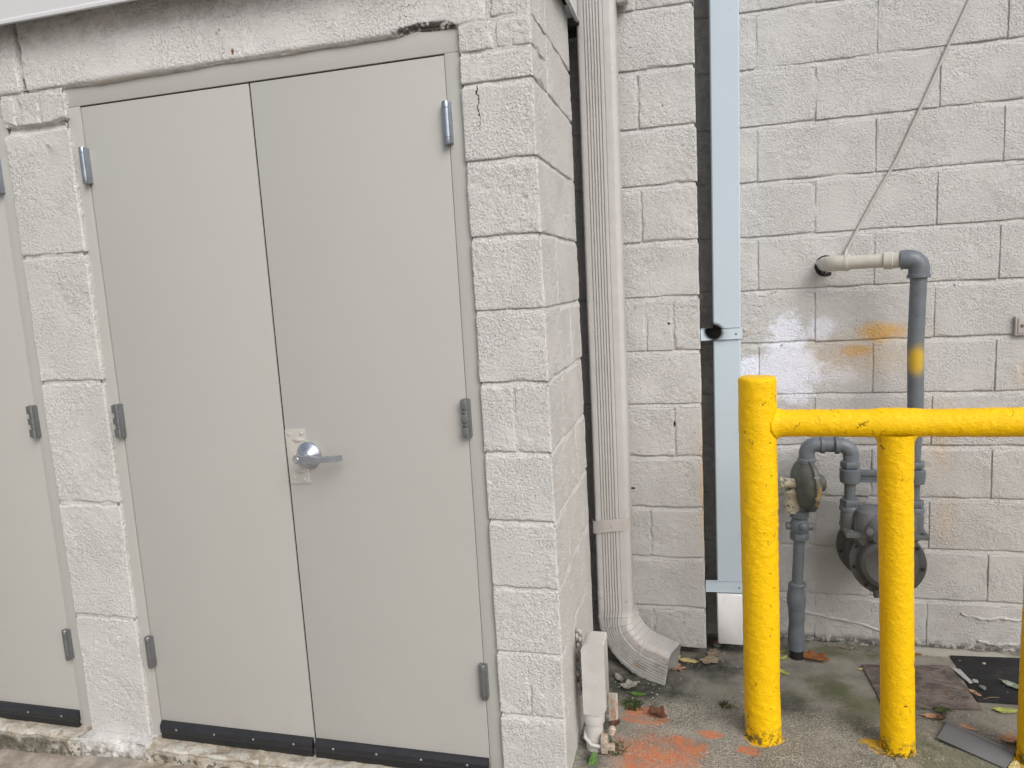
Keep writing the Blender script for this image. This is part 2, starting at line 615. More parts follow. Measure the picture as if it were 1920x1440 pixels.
def mat_yellow():
    t = NT('yellow_paint')
    c = soft_tint(t, (0.92, 0.550, 0.002, 1), 0.03, 9)
    wv = t.vmath('ADD', t.pos, t.vmath('MULTIPLY', t.noise(40, 3, 0.6, color=True), (0.035, 0.035, 0.02)))
    wv = t.vmath('MULTIPLY', wv, (1, 1, 0.55))
    edge = t.voro(30, 'DISTANCE_TO_EDGE', vec=wv)
    where = t.ramp(t.noise(21, 4, 0.7), 0.60, 0.63)
    cr = t.math('MULTIPLY', t.ramp(edge, 0.030, 0.008), where)
    c = t.mix(t.math('MULTIPLY', cr, 0.85), c, (0.09, 0.05, 0.012, 1))
    x, y, z = t.sep(t.pos)
    ft = t.math('MULTIPLY', t.ramp(z, -0.545, -0.60), t.ramp(t.noise(45, 4, 0.7), 0.44, 0.56))
    c = t.mix(t.math('MULTIPLY', ft, 0.9), c, (0.085, 0.07, 0.03, 1))
    st = t.vmath('MULTIPLY', t.pos, (1, 1, 1.5))
    h = t.math('SUBTRACT', t.noise(95, 4, 0.65, vec=st, dist=0.6), t.math('MULTIPLY', cr, 0.8))
    return t.fin(c, 0.42, 0, t.bump(h, 1.0, 0.0034), 0.22)


def mat_gas(name, base, rough=0.42):
    t = NT(name)
    c = soft_tint(t, base, 0.10, 25)
    nz = t.noise(45, 4, 0.65)
    c = t.mix(t.math('MULTIPLY', t.ramp(nz, 0.60, 0.70), 0.5), c, tuple(v * 0.55 for v in base[:3]) + (1,))
    # spray of yellow on the riser
    yv = t.blob((1.135, .80, .548), (.055, .05, .072), .75, .25, 25)
    c = t.mix(t.math('MULTIPLY', yv, 0.92), c, (0.62, 0.40, 0.02, 1))
    return t.fin(c, rough, 0, t.bump(t.noise(160, 3, 0.6), 1.0, 0.0011), 0.5)


def mat_regulator():
    t = NT('regulator_paint')
    c = soft_tint(t, (0.105, 0.108, 0.095, 1), 0.2, 30)
    nz = t.noise(55, 5, 0.7)
    x, y, z = t.sep(t.pos)
    rim = t.blob((.822, .755, .035), (.020, .06, .085), .4, .4, 30)
    c = t.mix(t.math('MULTIPLY', rim, t.ramp(nz, 0.40, 0.52)), c, (0.42, 0.29, 0.10, 1))
    return t.fin(c, 0.5, 0, t.bump(t.noise(200, 3, 0.6), 1.0, 0.0008), 0.45)


def mat_cream():
    t = NT('cream_weathered')
    c = soft_tint(t, (0.50, 0.46, 0.35, 1), 0.08, 30)
    d = t.ramp(t.noise(60, 5, 0.7), 0.54, 0.60)
    c = t.mix(d, c, (0.11, 0.12, 0.11, 1))
    return t.fin(c, 0.55, 0, t.bump(t.noise(120, 3, 0.6), 1.0, 0.001), 0.35)


def mat_ground():
    t = NT('concrete_slab')
    x, y, z = t.sep(t.pos)
    n_big = t.noise(1.7, 4, 0.6)
    n_mid = t.noise(9, 5, 0.65)
    c = t.mix(t.ramp(n_mid, 0.3, 0.7), (0.205, 0.197, 0.168, 1), (0.310, 0.296, 0.258, 1))
    # exposed sand and grit, coarser where the surface has worn off
    g1 = t.noise(330, 2, 0.6)
    g2 = t.voro(300, color=True)
    g2v = t.sep(g2)[0]
    worn = t.math('MULTIPLY', t.ramp(y, 0.70, 0.42), t.ramp(t.noise(5, 4, 0.6), 0.30, 0.55, 0.35, 1.0))
    c = t.mix(t.math('MULTIPLY', worn, t.ramp(g1, 0.48, 0.40)), c, (0.040, 0.038, 0.034, 1))
    c = t.mix(t.math('MULTIPLY', worn, t.ramp(g2v, 0.66, 0.88, 0, .85)), c, (0.45, 0.41, 0.335, 1))
    # green algae film
    moss = t.ramp(t.noise(4.2, 5, 0.65), 0.42, 0.62)
    zone = t.union([t.blob((.80, .62, -.61), (.42, .32, .3), .9, .5, 6),
                    t.blob((1.05, .34, -.61), (.40, .25, .3), .9, .5, 6),
                    t.blob((1.05, .93, -.61), (.55, .09, .3), .8, .5, 8)])
    c = t.mix(t.math('MULTIPLY', t.math('MULTIPLY', moss, zone), 0.88), c, (0.105, 0.112, 0.058, 1))
    m2 = t.math('MULTIPLY', t.ramp(t.noise(23, 4, 0.7), 0.60, 0.68), zone)
    c = t.mix(t.math('MULTIPLY', m2, 0.55), c, (0.085, 0.105, 0.025, 1))
    # damp black dirt, with painted shade, under the spout and along the pilaster foot
    wet_shade = t.union([t.blob((.17, .60, -.61), (.27, .20, .2), .7, .5, 9),
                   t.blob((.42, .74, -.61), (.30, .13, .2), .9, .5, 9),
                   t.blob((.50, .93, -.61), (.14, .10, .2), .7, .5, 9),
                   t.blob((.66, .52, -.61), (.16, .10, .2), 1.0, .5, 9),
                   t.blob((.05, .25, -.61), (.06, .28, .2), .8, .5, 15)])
    c = t.mix(t.math('MULTIPLY', wet_shade, t.ramp(t.noise(40, 4, 0.7), 0.25, 0.60, 0.60, 0.94)), c, (0.034, 0.038, 0.032, 1))
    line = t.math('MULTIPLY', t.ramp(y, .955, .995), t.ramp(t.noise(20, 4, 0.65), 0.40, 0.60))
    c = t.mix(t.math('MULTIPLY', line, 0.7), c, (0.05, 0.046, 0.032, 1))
    # pale run of mortar slurry along the wall at the right
    sl = t.math('MULTIPLY', t.blob((1.32, .965, -.61), (.26, .03, .2), .4, .6, 18), 0.8)
    c = t.mix(sl, c, (0.40, 0.385, 0.34, 1))
    # orange marking paint
    o = t.union([t.blob((.205, .385, -.61), (.095, .070, .2), .35, .45, 22),
                 t.blob((.25, .17, -.61), (.19, .16, .2), .8, .6, 12),
                 t.blob((.335, .23, -.61), (.09, .075, .2), .45, .5, 18),
                 t.blob((.415, .315, -.61), (.05, .025, .2), .4, .5, 24),
                 t.blob((.37, .06, -.61), (.10, .06, .2), .5, .5, 20),
                 t.blob((.535, .255, -.61), (.045, .030, .2), .4, .6, 26)])
    hold = t.math('MULTIPLY', t.ramp(t.noise(170, 4, 0.8), 0.34, 0.60, .40, 1), t.ramp(t.noise(20, 4, 0.7), 0.32, 0.58, .25, 1))
    c = t.mix(t.math('MULTIPLY', t.math('MULTIPLY', o, hold), 0.92), c, (0.58, 0.165, 0.052, 1))
    # yellow overspray round the feet of the guard posts
    yy = t.union([t.blob((.965, .335, -.61), (.075, .050, .2), .35, .4, 28),
                  t.blob((.583, .335, -.61), (.068, .066, .2), .22, .35, 30),
                  t.blob((.91, .36, -.61), (.05, .025, .2), .9, .5, 30),
                  t.blob((1.357, .335, -.61), (.07, .066, .2), .25, .35, 30)])
    c = t.mix(t.math('MULTIPLY', yy, t.ramp(t.noise(80, 4, 0.7), 0.34, 0.50)), c, (0.70, 0.42, 0.01, 1))
    # the apron in front of the doors is drier and pinker
    ap = t.ramp(x, -0.15, -0.75)
    c2 = t.mix(t.ramp(t.noise(11, 5, 0.7), 0.34, 0.66), (0.27, 0.225, 0.180, 1), (0.47, 0.425, 0.365, 1))
    c2 = t.mix(t.math('MULTIPLY', t.ramp(t.noise(5, 4, 0.6), 0.52, 0.66), 0.6), c2, (0.22, 0.215, 0.20, 1))
    c = t.mix(ap, c, c2)
    h = t.math('ADD', t.math('MULTIPLY', g1, 0.35), t.math('MULTIPLY', t.noise(70, 4, 0.7), 0.8))
    nb = t.bump(h, 1.0, 0.0035)
    return t.fin(c, 0.82, 0, nb, 0.25)


def mat_sill():
    t = NT('worn_sill')
    x, y, z = t.sep(t.pos)
    c = t.mix(t.ramp(t.noise(26, 5, 0.7), 0.36, 0.64), (0.32, 0.27, 0.205, 1), (0.50, 0.46, 0.39, 1))
    pa = t.math('MULTIPLY', t.ramp(t.noise(17, 5, 0.7), 0.47, 0.53), t.ramp(y, 0.0, -0.03))
    c = t.mix(pa, c, (0.56, 0.54, 0.48, 1))
    fr = t.math('MULTIPLY', t.ramp(t.noise(34, 5, 0.7), 0.50, 0.56), t.ramp(z, -0.635, -0.66))
    c = t.mix(t.math('MULTIPLY', fr, 0.9), c, (0.095, 0.085, 0.055, 1))
    lf = t.math('MULTIPLY', t.ramp(x, -1.76, -1.86), t.math('MULTIPLY', t.ramp(z, -0.635, -0.655), t.ramp(t.noise(20, 4, 0.6), 0.30, 0.5)))
    c = t.mix(t.math('MULTIPLY', lf, 0.8), c, (0.10, 0.088, 0.07, 1))
    return t.fin(c, 0.85, 0, t.bump(t.noise(70, 5, 0.7), 1.0, 0.006), 0.2)


def mat_spout():
    t = NT('beige_downspout_paint')
    c = soft_tint(t, (0.500, 0.489, 0.477, 1), 0.03, 6)
    x, y, z = t.sep(t.pos)
    lowm = t.ramp(z, -0.44, -0.60)
    gr = t.math('MULTIPLY', lowm, t.ramp(t.noise(16, 5, 0.7), 0.42, 0.64))
    c = t.mix(t.math('MULTIPLY', gr, 0.60), c, (0.20, 0.19, 0.125, 1))
    og = t.math('MULTIPLY', t.ramp(z, -0.42, -0.50), t.ramp(t.noise(80, 3, 0.6), 0.645, 0.67))
    c = t.mix(og, c, (0.52, 0.19, 0.06, 1))
    spk = t.math('MULTIPLY', t.ramp(t.noise(95, 2, 0.5), 0.755, 0.775), 0.8)
    c = t.mix(spk, c, (0.11, 0.10, 0.09, 1))
    return t.fin(c, 0.42, 0, t.bump(t.noise(18, 3, 0.6), 1.0, 0.0034), 0.4)


def mat_blue(black_spray):
    t = NT('pale_blue_metal' if black_spray else 'pale_metal')
    c = soft_tint(t, (0.505, 0.595, 0.670, 1), 0.012, 3)
    sp = t.math('MULTIPLY', t.ramp(t.noise(90, 2, 0.5), 0.765, 0.78), 0.7)
    c = t.mix(sp, c, (0.2, 0.18, 0.16, 1))
    d = t.ramp(t.sep(t.pos)[2], -0.40, -0.56)
    c = t.mix(t.math('MULTIPLY', t.math('MULTIPLY', d, t.ramp(t.noise(40, 5, .7), .45, .65)), .35), c, (0.30, 0.28, 0.23, 1))
    bl = t.blob((.463, .86, .668), (.043, .08, .043), .35, .22, 26)
    c = t.mix(bl, c, (0.004, 0.004, 0.004, 1))
    hz = t.math('MULTIPLY', t.blob((.478, .86, .655), (.055, .08, .052), 1.0, .15, 20), .45)
    c = t.mix(hz, c, (0.02, 0.02, 0.02, 1))
    m = t.fin(c, t.ramp(bl, 0, 1, 0.30, 0.9), 0.0, t.bump(t.noise(5, 2, 0.5), 1.0, 0.0016), 0.35)
    t.set(t.b.inputs['Specular IOR Level'], t.ramp(bl, 0, 1, 0.35, 0.03))
    return m


def mat_steel(name, base, rough=0.35, bd=0.0001):
    t = NT(name)
    c = soft_tint(t, base, 0.08, 40)
    v = t.vmath('MULTIPLY', t.pos, (12, 12, 300))
    h = t.noise(6, 3, 0.6, vec=v)
    return t.fin(c, t.ramp(h, 0.3, 0.7, rough - .06, rough + .1), 0.9, t.bump(h, 0.3, bd), 0.5)


def mat_slate():
    t = NT('slate_print_tile')
    v = t.vmath('ADD', t.obj, t.vmath('MULTIPLY', t.noise(9, 3, 0.6, vec=t.obj, color=True), (.10, .10, 0)))
    v = t.vmath('MULTIPLY', v, (1.0, 2.2, 1.0))
    n = t.noise(13, 6, 0.72, vec=v)
    c = t.mix(t.ramp(n, 0.32, 0.66), (0.070, 0.056, 0.052, 1), (0.225, 0.185, 0.165, 1))
    r = t.ramp(t.noise(18, 4, 0.6, vec=t.obj), 0.58, 0.70)
    c = t.mix(t.math('MULTIPLY', r, 0.5), c, (0.20, 0.11, 0.07, 1))
    pale = t.ramp(t.noise(7, 5, 0.7, vec=t.obj), 0.56, 0.72)
    c = t.mix(t.math('MULTIPLY', pale, 0.5), c, (0.31, 0.285, 0.26, 1))
    vein = t.ramp(t.math('ABSOLUTE', t.math('SUBTRACT', t.noise(6, 4, 0.6, vec=v), 0.5)), 0.018, 0.004)
    c = t.mix(t.math('MULTIPLY', vein, 0.6), c, (0.045, 0.035, 0.034, 1))
    return t.fin(c, 0.5, 0, t.bump(n, 1.0, 0.0012), 0.4)


def mat_black_tile():
    t = NT('black_tile_back')
    c = soft_tint(t, (0.016, 0.017, 0.019, 1), 0.25, 18)
    d = t.ramp(t.noise(14, 5, 0.7), 0.55, 0.75)
    c = t.mix(t.math('MULTIPLY', d, 0.5), c, (0.085, 0.08, 0.078, 1))
    ch = t.ramp(t.noise(60, 2, 0.5), 0.73, 0.75)
    c = t.mix(ch, c, (0.30, 0.28, 0.25, 1))
    return t.fin(c, 0.6, 0, t.bump(t.noise(60, 3, 0.6), 1.0, 0.0008), 0.35)


def mat_leaf(name, a, b):
    t = NT(name)
    x, y, z = t.sep(t.obj)
    c = t.mix(t.ramp(t.noise(60, 4, 0.65, vec=t.obj), 0.35, 0.65), (*a, 1), (*b, 1))
    rib = t.ramp(t.math('ABSOLUTE', y), 0.0022, 0.0008)
    c = t.mix(t.math('MULTIPLY', rib, 0.5), c, tuple(min(1, v * 1.6) for v in b) + (1,))
    return t.fin(c, 0.6, 0, t.bump(t.noise(150, 3, 0.6, vec=t.obj), 1.0, 0.001), 0.3)


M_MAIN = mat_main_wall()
M_SHED = mat_shed_wall()
M_LINT = mat_lintel()
M_DOOR = mat_door()
M_YEL = mat_yellow()
M_GAS = mat_gas('grey_gas_paint', (0.135, 0.156, 0.180, 1))
M_METER = mat_gas('meter_grey', (0.140, 0.150, 0.157, 1), 0.45)
M_DARK = mat_simple('meter_dark_grey', (0.084, 0.087, 0.088, 1), 0.5, 0, 0.15, 20, (120, 0.0006))
M_BOLT = mat_simple('dark_bolt', (0.018, 0.018, 0.018, 1), 0.5)
M_REG = mat_regulator()
M_CREAM = mat_cream()
M_WPIPE = mat_simple('white_pipe_paint', (0.53, 0.505, 0.455, 1), 0.45, 0, 0.06, 30, (60, 0.0008))
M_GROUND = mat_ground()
M_SILL = mat_sill()
M_SPOUT = mat_spout()
M_BLUE = mat_blue(True)
M_BLUETIP = mat_simple('white_metal_tip', (0.80, 0.81, 0.82, 1), 0.3, 0, 0.02, 12)
M_STRAP = mat_simple('beige_strap_paint', (0.46, 0.44, 0.42, 1), 0.4, 0, 0.05, 18, (40, 0.0008))
M_STEEL = mat_steel('hinge_steel', (0.36, 0.40, 0.46, 1), 0.36)
M_STEEL2 = mat_steel('grey_hinge_steel', (0.30, 0.31, 0.325, 1), 0.38)
M_CHROME = mat_steel('satin_chrome', (0.50, 0.54, 0.60, 1), 0.27)
M_SHADE = mat_simple('hinge_leaf_dark', (0.05, 0.052, 0.055, 1), 0.45, 0.5)
M_SWEEP = mat_simple('dark_anodised_sweep', (0.028, 0.028, 0.032, 1), 0.35, 0.2, 0.1, 20)
M_RUBBER = mat_simple('black_rubber', (0.014, 0.014, 0.014, 1), 0.6)
M_SCREW = mat_steel('screw_steel', (0.6, 0.62, 0.65, 1), 0.3)
M_FASCIA = mat_simple('white_coping_metal', (0.62, 0.625, 0.64, 1), 0.32, 0, 0.015, 3, (4, 0.0015))
M_PVC = mat_simple('painted_conduit', (0.525, 0.510, 0.492, 1), 0.42, 0, 0.05, 25, (50, 0.0008))
M_FOAM = mat_simple('orange_foam', (0.50, 0.17, 0.03, 1), 0.7, 0, 0.2, 60, (120, 0.002))
M_CAULK = mat_simple('grey_caulk', (0.42, 0.40, 0.375, 1), 0.6, 0, 0.15, 60, (120, 0.002))
M_SLATE = mat_slate()
M_BLACK = mat_black_tile()
M_VINYL = mat_simple('grey_vinyl', (0.155, 0.16, 0.168, 1), 0.42, 0, 0.06, 12, (200, 0.0003))
M_DARKIN = mat_simple('bare_dark_block', (0.05, 0.048, 0.045, 1), 0.8, 0, 0.2, 12, (60, 0.003))
M_RUST = mat_simple('rusty_metal', (0.23, 0.14, 0.10, 1), 0.7, 0, 0.3, 40, (80, 0.001))
M_CABLE = mat_simple('painted_cable', (0.47, 0.455, 0.43, 1), 0.45, 0, 0.05, 30)
M_CLAMP = mat_simple('orange_flecked_clamp', (0.44, 0.36, 0.29, 1), 0.6, 0, 0.35, 90, (90, 0.001))
M_WEED = mat_leaf('weed_green', (0.035, 0.055, 0.014), (0.07, 0.10, 0.028))
M_TWIG = mat_simple('dry_twig', (0.24, 0.17, 0.10, 1), 0.8, 0, 0.2, 60)
M_STONE = mat_simple('pale_stone', (0.40, 0.40, 0.40, 1), 0.8, 0, 0.15, 60, (150, 0.001))
M_PEBBLE = mat_simple('grey_stone', (0.15, 0.15, 0.15, 1), 0.8, 0, 0.15, 60, (150, 0.001))

H = 0.2032            # course height
G = -0.612            # ground level by the walls


# ================================================================== ground
def ground():
    xs = np.concatenate([[-60, -25, -10, -5], np.arange(-3.4, -0.4, 0.03), np.arange(-0.4, 1.9, 0.011), np.arange(1.9, 3.2, 0.05), [4, 8, 20, 60]])
    ys = np.concatenate([[-60, -25, -10, -5, -3, -2], np.arange(-1.4, -0.2, 0.04), np.arange(-0.2, 1.03, 0.011), [1.2, 2, 6, 20, 60]])
    X, Y = np.meshgrid(xs, ys)
    n1 = fnoise(400, 400, 3, 51); n2 = fnoise(400, 400, 14, 52)
    u = np.clip((X + 3.4) / 6.6 * 398, 0, 398); w = np.clip((Y + 1.4) / 2.5 * 398, 0, 398)
    Z = G + np.where(X < 0, 0.047 * np.maximum(X, -3.4), 0)
    Z = Z + 0.0011 * bilin(n1, w, u) + 0.0022 * bilin(n2, w, u)
    Z -= 0.006 * np.exp(-((X - .23) / .15) ** 2 - ((Y - .6) / .12) ** 2)
    # a little rubble of old mortar against the wall at the right
    Z += 0.010 * sstep(.945, .985, Y) * sstep(1.08, 1.2, X) * (X < 3) * (Y < 1.1)
    P = np.stack([X, Y, Z], -1)
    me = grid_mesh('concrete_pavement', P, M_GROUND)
    o = link('concrete_pavement', me)
    o['kind'] = 'structure'
ground()


# ================================================================== main building wall
def main_wall():
    W = thing('main_building_wall', 'tall grey painted block wall standing behind the gas meter and yellow guard rail', 'wall', (1.4, 1.0, G))
    L = Vector(W.location)
    D, DP, zb = 1.0002, 0.8115, -0.4147
    XE = 2.65
    # solid core behind the faces
    core = MB()
    core.box(0.30, XE, D + .03, D + .25, -0.75, 2.62)
    core.box(-1.2, 0.36, DP + .03, D + .06, -0.75, 2.62)
    core.box(0.36, 0.385, DP + .06, D + .04, -0.75, 2.62)
    core.build('wall_core', M_DARKIN, W, smooth=False)
    # shared block variants
    gap = 0.0066
    full = []
    for i in range(12):
        e0, e1 = [(.0, .5), (.7, .0), (.25, .25), (.6, .3), (.0, .0), (.3, .6)][i % 6]
        full.append(block_mesh('block', M_MAIN, Path([(-.2032 + .0012, 0), (.2032 - .0012, 0)]), -H / 2 + gap, H / 2 - gap, 100 + i * 11, 0.0066,
                               amp=.85 + .25 * math.sin(i * 2.1), ends=(e0, e1), ed_s=.0032, ed_z=.0036, wob=.0028))
    cache = {}
    rng = random.Random(3)
    for k in range(-1, 15):
        zc = zb + (k + .5) * H
        off = 0.633 if k % 2 == 0 else 0.633 + 0.2032
        edges = [0.413]
        x = off
        while x - .4064 > 0.413 + .03: x -= .4064
        while x < XE - .05:
            if x > 0.43: edges.append(x)
            x += .4064
        edges.append(XE)
        for a, b in zip(edges[:-1], edges[1:]):
            if abs((b - a) - .4064) < 1e-3:
                me = full[rng.randrange(len(full))]
            else:
                key = round(b - a, 3)
                me = cache.get(key)
                if me is None:
                    h = (b - a) / 2
                    me = block_mesh('block', M_MAIN, Path([(-h + .002, 0), (h - .002, 0)]), -H / 2 + gap, H / 2 - gap, 300 + len(cache) * 7, 0.0066, ends=(.6, .6), ed_s=.0035)
                    cache[key] = me
            o = link('block', me, W, Vector(((a + b) / 2, D - rng.uniform(0, .0012), zc + rng.uniform(-.0008, .0008))) - L)
            o.rotation_euler = (rng.uniform(-.002, .002), rng.uniform(-.0015, .0015), rng.uniform(-.002, .002))
    P = Path([(0.40, D), (XE, D)])
    me = mortar_mesh('mortar', M_MAIN, P, -0.64, 2.62, 900, base=-.0018, joints=[zb + k * H for k in range(0, 15)], jd=.0008)
    link('mortar', me, W, -L)
    # pilaster with its return; the lowest course is eaten away underneath
    ph = {}
    for k in range(-1, 15):
        z0, z1 = zb + k * H + gap, zb + (k + 1) * H - gap
        if k == -1: z0 = -0.578
        if k % 2 == 0:
            runs = [Path([(0.006, DP), (0.4125, DP), (0.4125, D)])]
        elif k == 5:
            runs = [Path([(0.006, DP), (0.214, DP)]), Path([(0.2175, DP), (0.314, DP)]), Path([(0.3175, DP), (0.4125, DP), (0.4125, D)])]
        elif k == 3:
            runs = [Path([(0.006, DP), (0.311, DP)]), Path([(0.3145, DP), (0.4125, DP), (0.4125, D)])]
        else:
            runs = [Path([(0.006, DP), (0.209, DP)]), Path([(0.2125, DP), (0.4125, DP), (0.4125, D)])]
        for j, p in enumerate(runs):
            last = p.seg[-1][3][1] > .5
            me = block_mesh('block', M_MAIN, p, z0, z1, 1300 + k * 31 + j * 7, 0.0055, ends=(.8, 0 if last else .8), ed_s=.007, skirt=.02,
                            wob=.0045 if k == -1 else .0026)
            link('block', me, W, -L)
        # hidden continuation to the left, behind the shed
        h = .2032
        for m in range(3):
            link('block', full[(k + m) % len(full)], W, Vector((0.006 - .2032 - m * .4064 + (.2032 if k % 2 else 0), DP + .002 * (k % 2), zb + (k + .5) * H)) - L)
    me = mortar_mesh('mortar', M_MAIN, Path([(-1.2, DP + .004), (0.411, DP), (0.411, D)]), -0.56, 2.62, 930, base=-.0030, joints=[zb + k * H for k in range(0, 15)], jd=.0006)
    link('mortar', me, W, -L)
    # paint sags and old mortar ridges low on the wall
    def ridge(pts, r, seed):
        rr = random.Random(seed)
        pp = []
        n = 26
        for i in range(n):
            t = i / (n - 1) * (len(pts) - 1); a = int(min(t, len(pts) - 2)); f = t - a
            x = pts[a][0] * (1 - f) + pts[a + 1][0] * f; z = pts[a][1] * (1 - f) + pts[a + 1][1] * f
            pp.append((x, D + .001, z + rr.uniform(-.003, .003)))
        b = MB()
        b.tube(pp, [r * rr.uniform(.5, 1.3) for _ in pp], 8)
        b.build('paint_ridge', M_MAIN, W, angle=None)
    ridge([(.58, -.32), (.70, -.43), (.80, -.49), (.95, -.515), (1.08, -.545), (1.2, -.55)], .006, 1)
    ridge([(1.36, -.462), (1.44, -.478), (1.50, -.470), (1.60, -.475)], .006, 2)
    ridge([(1.42, -.565), (1.48, -.578), (1.56, -.570), (1.66, -.566)], .007, 3)
    ridge([(.58, .80), (.66, .79), (.70, .805)], .004, 4)
    ridge([(.58, .765), (.64, .752), (.70, .77)], .004, 5)
    # small nail heads left in the wall
    for x, z in ((1.33, .02), (1.31, .80), (.72, .60)):
        b = MB(); b.lathe((x, D + .003, z), (0, -1, 0), [(0, .003), (.006, .003), (.007, .005), (.009, .004)], 10)
        b.build('nail', M_SHED, W)
main_wall()


# ================================================================== storage building (doors)
SH = thing('storage_building', 'low grey painted block storage building with flush double doors and white metal coping', 'building', (-0.85, 0.0, -0.63))
SL = Vector(SH.location)
PIT = -1.566           # the second doorway is this far to the left


def shed_structure():
    core = MB()
    core.box(-0.17, -0.012, 0.045, 0.598, -0.75, 1.70)          # behind the right pier
    core.box(-1.72, -1.52, 0.05, 0.598, -0.75, 1.56)            # behind the middle pier
    core.box(-3.32, -3.12, 0.05, 0.598, -0.75, 1.56)
    core.box(-3.32, -0.172, 0.45, 0.598, -0.75, 1.70)           # rear wall
    core.box(-3.34, -0.012, 0.09, 0.449, 1.60, 1.72)            # roof deck
    core.box(-3.10, -1.74, 0.105, 0.449, -0.75, -0.63)
    core.box(-1.50, -0.19, 0.105, 0.449, -0.75, -0.63)
    core.build('wall_core', M_DARKIN, SH, smooth=False)
    gap = 0.0052
    # right pier: corner blocks wrap round to the side wall
    for k in range(-3, 7):
        z0, z1 = k * H + gap, (k + 1) * H - gap
        if k == -3: z0 = -0.66
        side = .2032 if k % 2 == 0 else .4064
        split = k in (2, -2)
        if split:
            ps = [Path([(-.201, .05), (-.201, 0), (-.103, 0)]), Path([(-.1005, 0), (0, 0), (0, side - .002)])]
        else:
            ps = [Path([(-.201, .05), (-.201, 0), (0, 0), (0, side - .002)])]
        for j, p in enumerate(ps):
            me = block_mesh('block', M_SHED, p, z0, z1, 2000 + k * 17 + j * 5, 0.0045, amp=1.1, ends=(0 if j == 0 else .45, .5), ed_s=.006, wob=.003)
            link('block', me, SH, -SL)
        p = Path([(0, side + .002), (0, .608)])
        me = block_mesh('block', M_SHED, p, z0, z1, 2300 + k * 17, 0.0065, ends=(.5, .6), ed_s=.006)
        link('block', me, SH, -SL)
    # two courses of brick height and the corner block beside the lintel
    for (a, b) in ((1.4224, 1.503),):
        me = block_mesh('brick', M_SHED, Path([(-.201, .05), (-.201, 0), (0, 0), (0, .2)]), a + .003, b - .003, 2511, 0.0045, amp=1.1, ends=(0, .5), wob=.003)
        link('brick', me, SH, -SL)
    for j, p in enumerate((Path([(-.201, .05), (-.201, 0), (-.1045, 0)]), Path([(-.0975, 0), (0, 0), (0, .2)]))):
        me = block_mesh('brick', M_SHED, p, 1.506, 1.578, 2531 + j * 9, 0.0045, amp=1.1, ends=(0 if j == 0 else .9, .6), wob=.003)
        link('brick', me, SH, -SL)
    me = block_mesh('block', M_SHED, Path([(-.108, 0), (0, 0), (0, .2)]), 1.585, 1.79, 2561, 0.0045, amp=1.1, ends=(1, .5), wob=.003)
    link('block', me, SH, -SL)
    for j, (a, b) in enumerate(((1.4224, 1.585), (1.588, 1.79))):
        me = block_mesh('block', M_SHED, Path([(0, .2045), (0, .608)]), a + .003, b - .003, 2571 + j * 9, 0.0065, ends=(.5, .6))
        link('block', me, SH, -SL)
    # mortar: struck flush low on the side wall where it was parged over
    def fl(ss, zz):
        return 0.0042 * sstep(.10, -.12, zz) * sstep(.24, .30, ss)
    me = mortar_mesh('mortar', M_SHED, Path([(-.2005, .05), (-.2005, 0), (0, 0), (0, .606)]), -0.66, 1.78, 2600, base=-.0030, fn=fl, joints=[k * H for k in range(-2, 8)], jd=.0008)
    link('mortar', me, SH, -SL)
    # middle pier: tall blocks on end, brick bits on top
    zs = [-0.655, -0.189, 0.226, 0.646, 1.063, 1.455]
    for px in (0, PIT):
        for i in range(5):
            x0, x1 = -1.757 + px, -1.500 + px
            p = Path([(x0, .05), (x0, 0), (x1, 0), (x1, .06)])
            me = block_mesh('block', M_SHED, p, zs[i] + .004, zs[i + 1] - .004, 2700 + i * 13 + int(px * 10), 0.0045, amp=1.1, ends=(0, 0), wob=.003, ed_z=.007, rad=.009)
            link('block', me, SH, -SL)
        for i, (a, b) in enumerate(((-1.755, -1.700), (-1.682, -1.603), (-1.596, -1.500))):
            pts = [(a + px, 0), (b + px, 0)]
            if i == 0: pts = [(a + px, .05)] + pts
            if i == 2: pts = pts + [(b + px, .05)]
            me = block_mesh('brick', M_SHED, Path(pts), 1.476, 1.571, 2780 + i * 13, 0.004, amp=1.0, ed_s=.011, ends=(.9, .9), wob=.005, ed_z=.012)
            link('brick', me, SH, -SL)
        me = mortar_mesh('mortar', M_SHED, Path([(-1.754 + px, .05), (-1.754 + px, 0), (-1.503 + px, 0), (-1.503 + px, .06)]), -0.66, 1.575, 2810, base=-.0045, amp=1.5, joints=[1.466], jd=.012)
        link('mortar', me, SH, -SL)
        # parged foot of the pier, spreading over the pavement
        p = Path([(-1.772 + px, .03), (-1.772 + px, -.050), (-1.474 + px, -.050), (-1.474 + px, .02)])
        me = block_mesh('plinth', M_SHED, p, -0.705, -0.628, 2850, 0.0045, amp=2.2, ends=(0, 0), wob=.010, ed_z=.016, rad=.030, skirt=.05)
        link('plinth', me, SH, -SL)
    # cast lintels: a front face with a rounded, chipped lower arris and a soffit
    for i, (a, b) in enumerate(((-1.6485, -.1185), (-3.34, -1.6610))):
        zl, zt, dep = 1.573, 1.80, .10
        V = samples(0, (zt - zl) + dep, .0055, False)
        S = samples(a, b, .0055)
        ny, nx = int((V[-1]) / FR) + 6, int((b - a) / FR) + 6
        ny += ny % 2; nx += nx % 2
        Fh = rough(ny, nx, 2900 + i * 7, 0.9) + .0022 * fnoise(ny, nx, 30, 2910 + i, 60)
        ch = fnoise(ny, nx, 7, 2920 + i, 14)
        vv, ss = np.meshgrid(V, S, indexing='ij')
        Hh = bilin(Fh, vv / FR, (ss - a) / FR)
        C = bilin(ch, vv / FR, (ss - a) / FR)
        dcor = np.abs(vv - dep)
        Hh -= .0085 * np.clip(1 - dcor / .016, 0, 1) ** 2 + .010 * np.clip(1 - dcor / .020, 0, 1) * np.clip(C - .9, 0, 1.5)
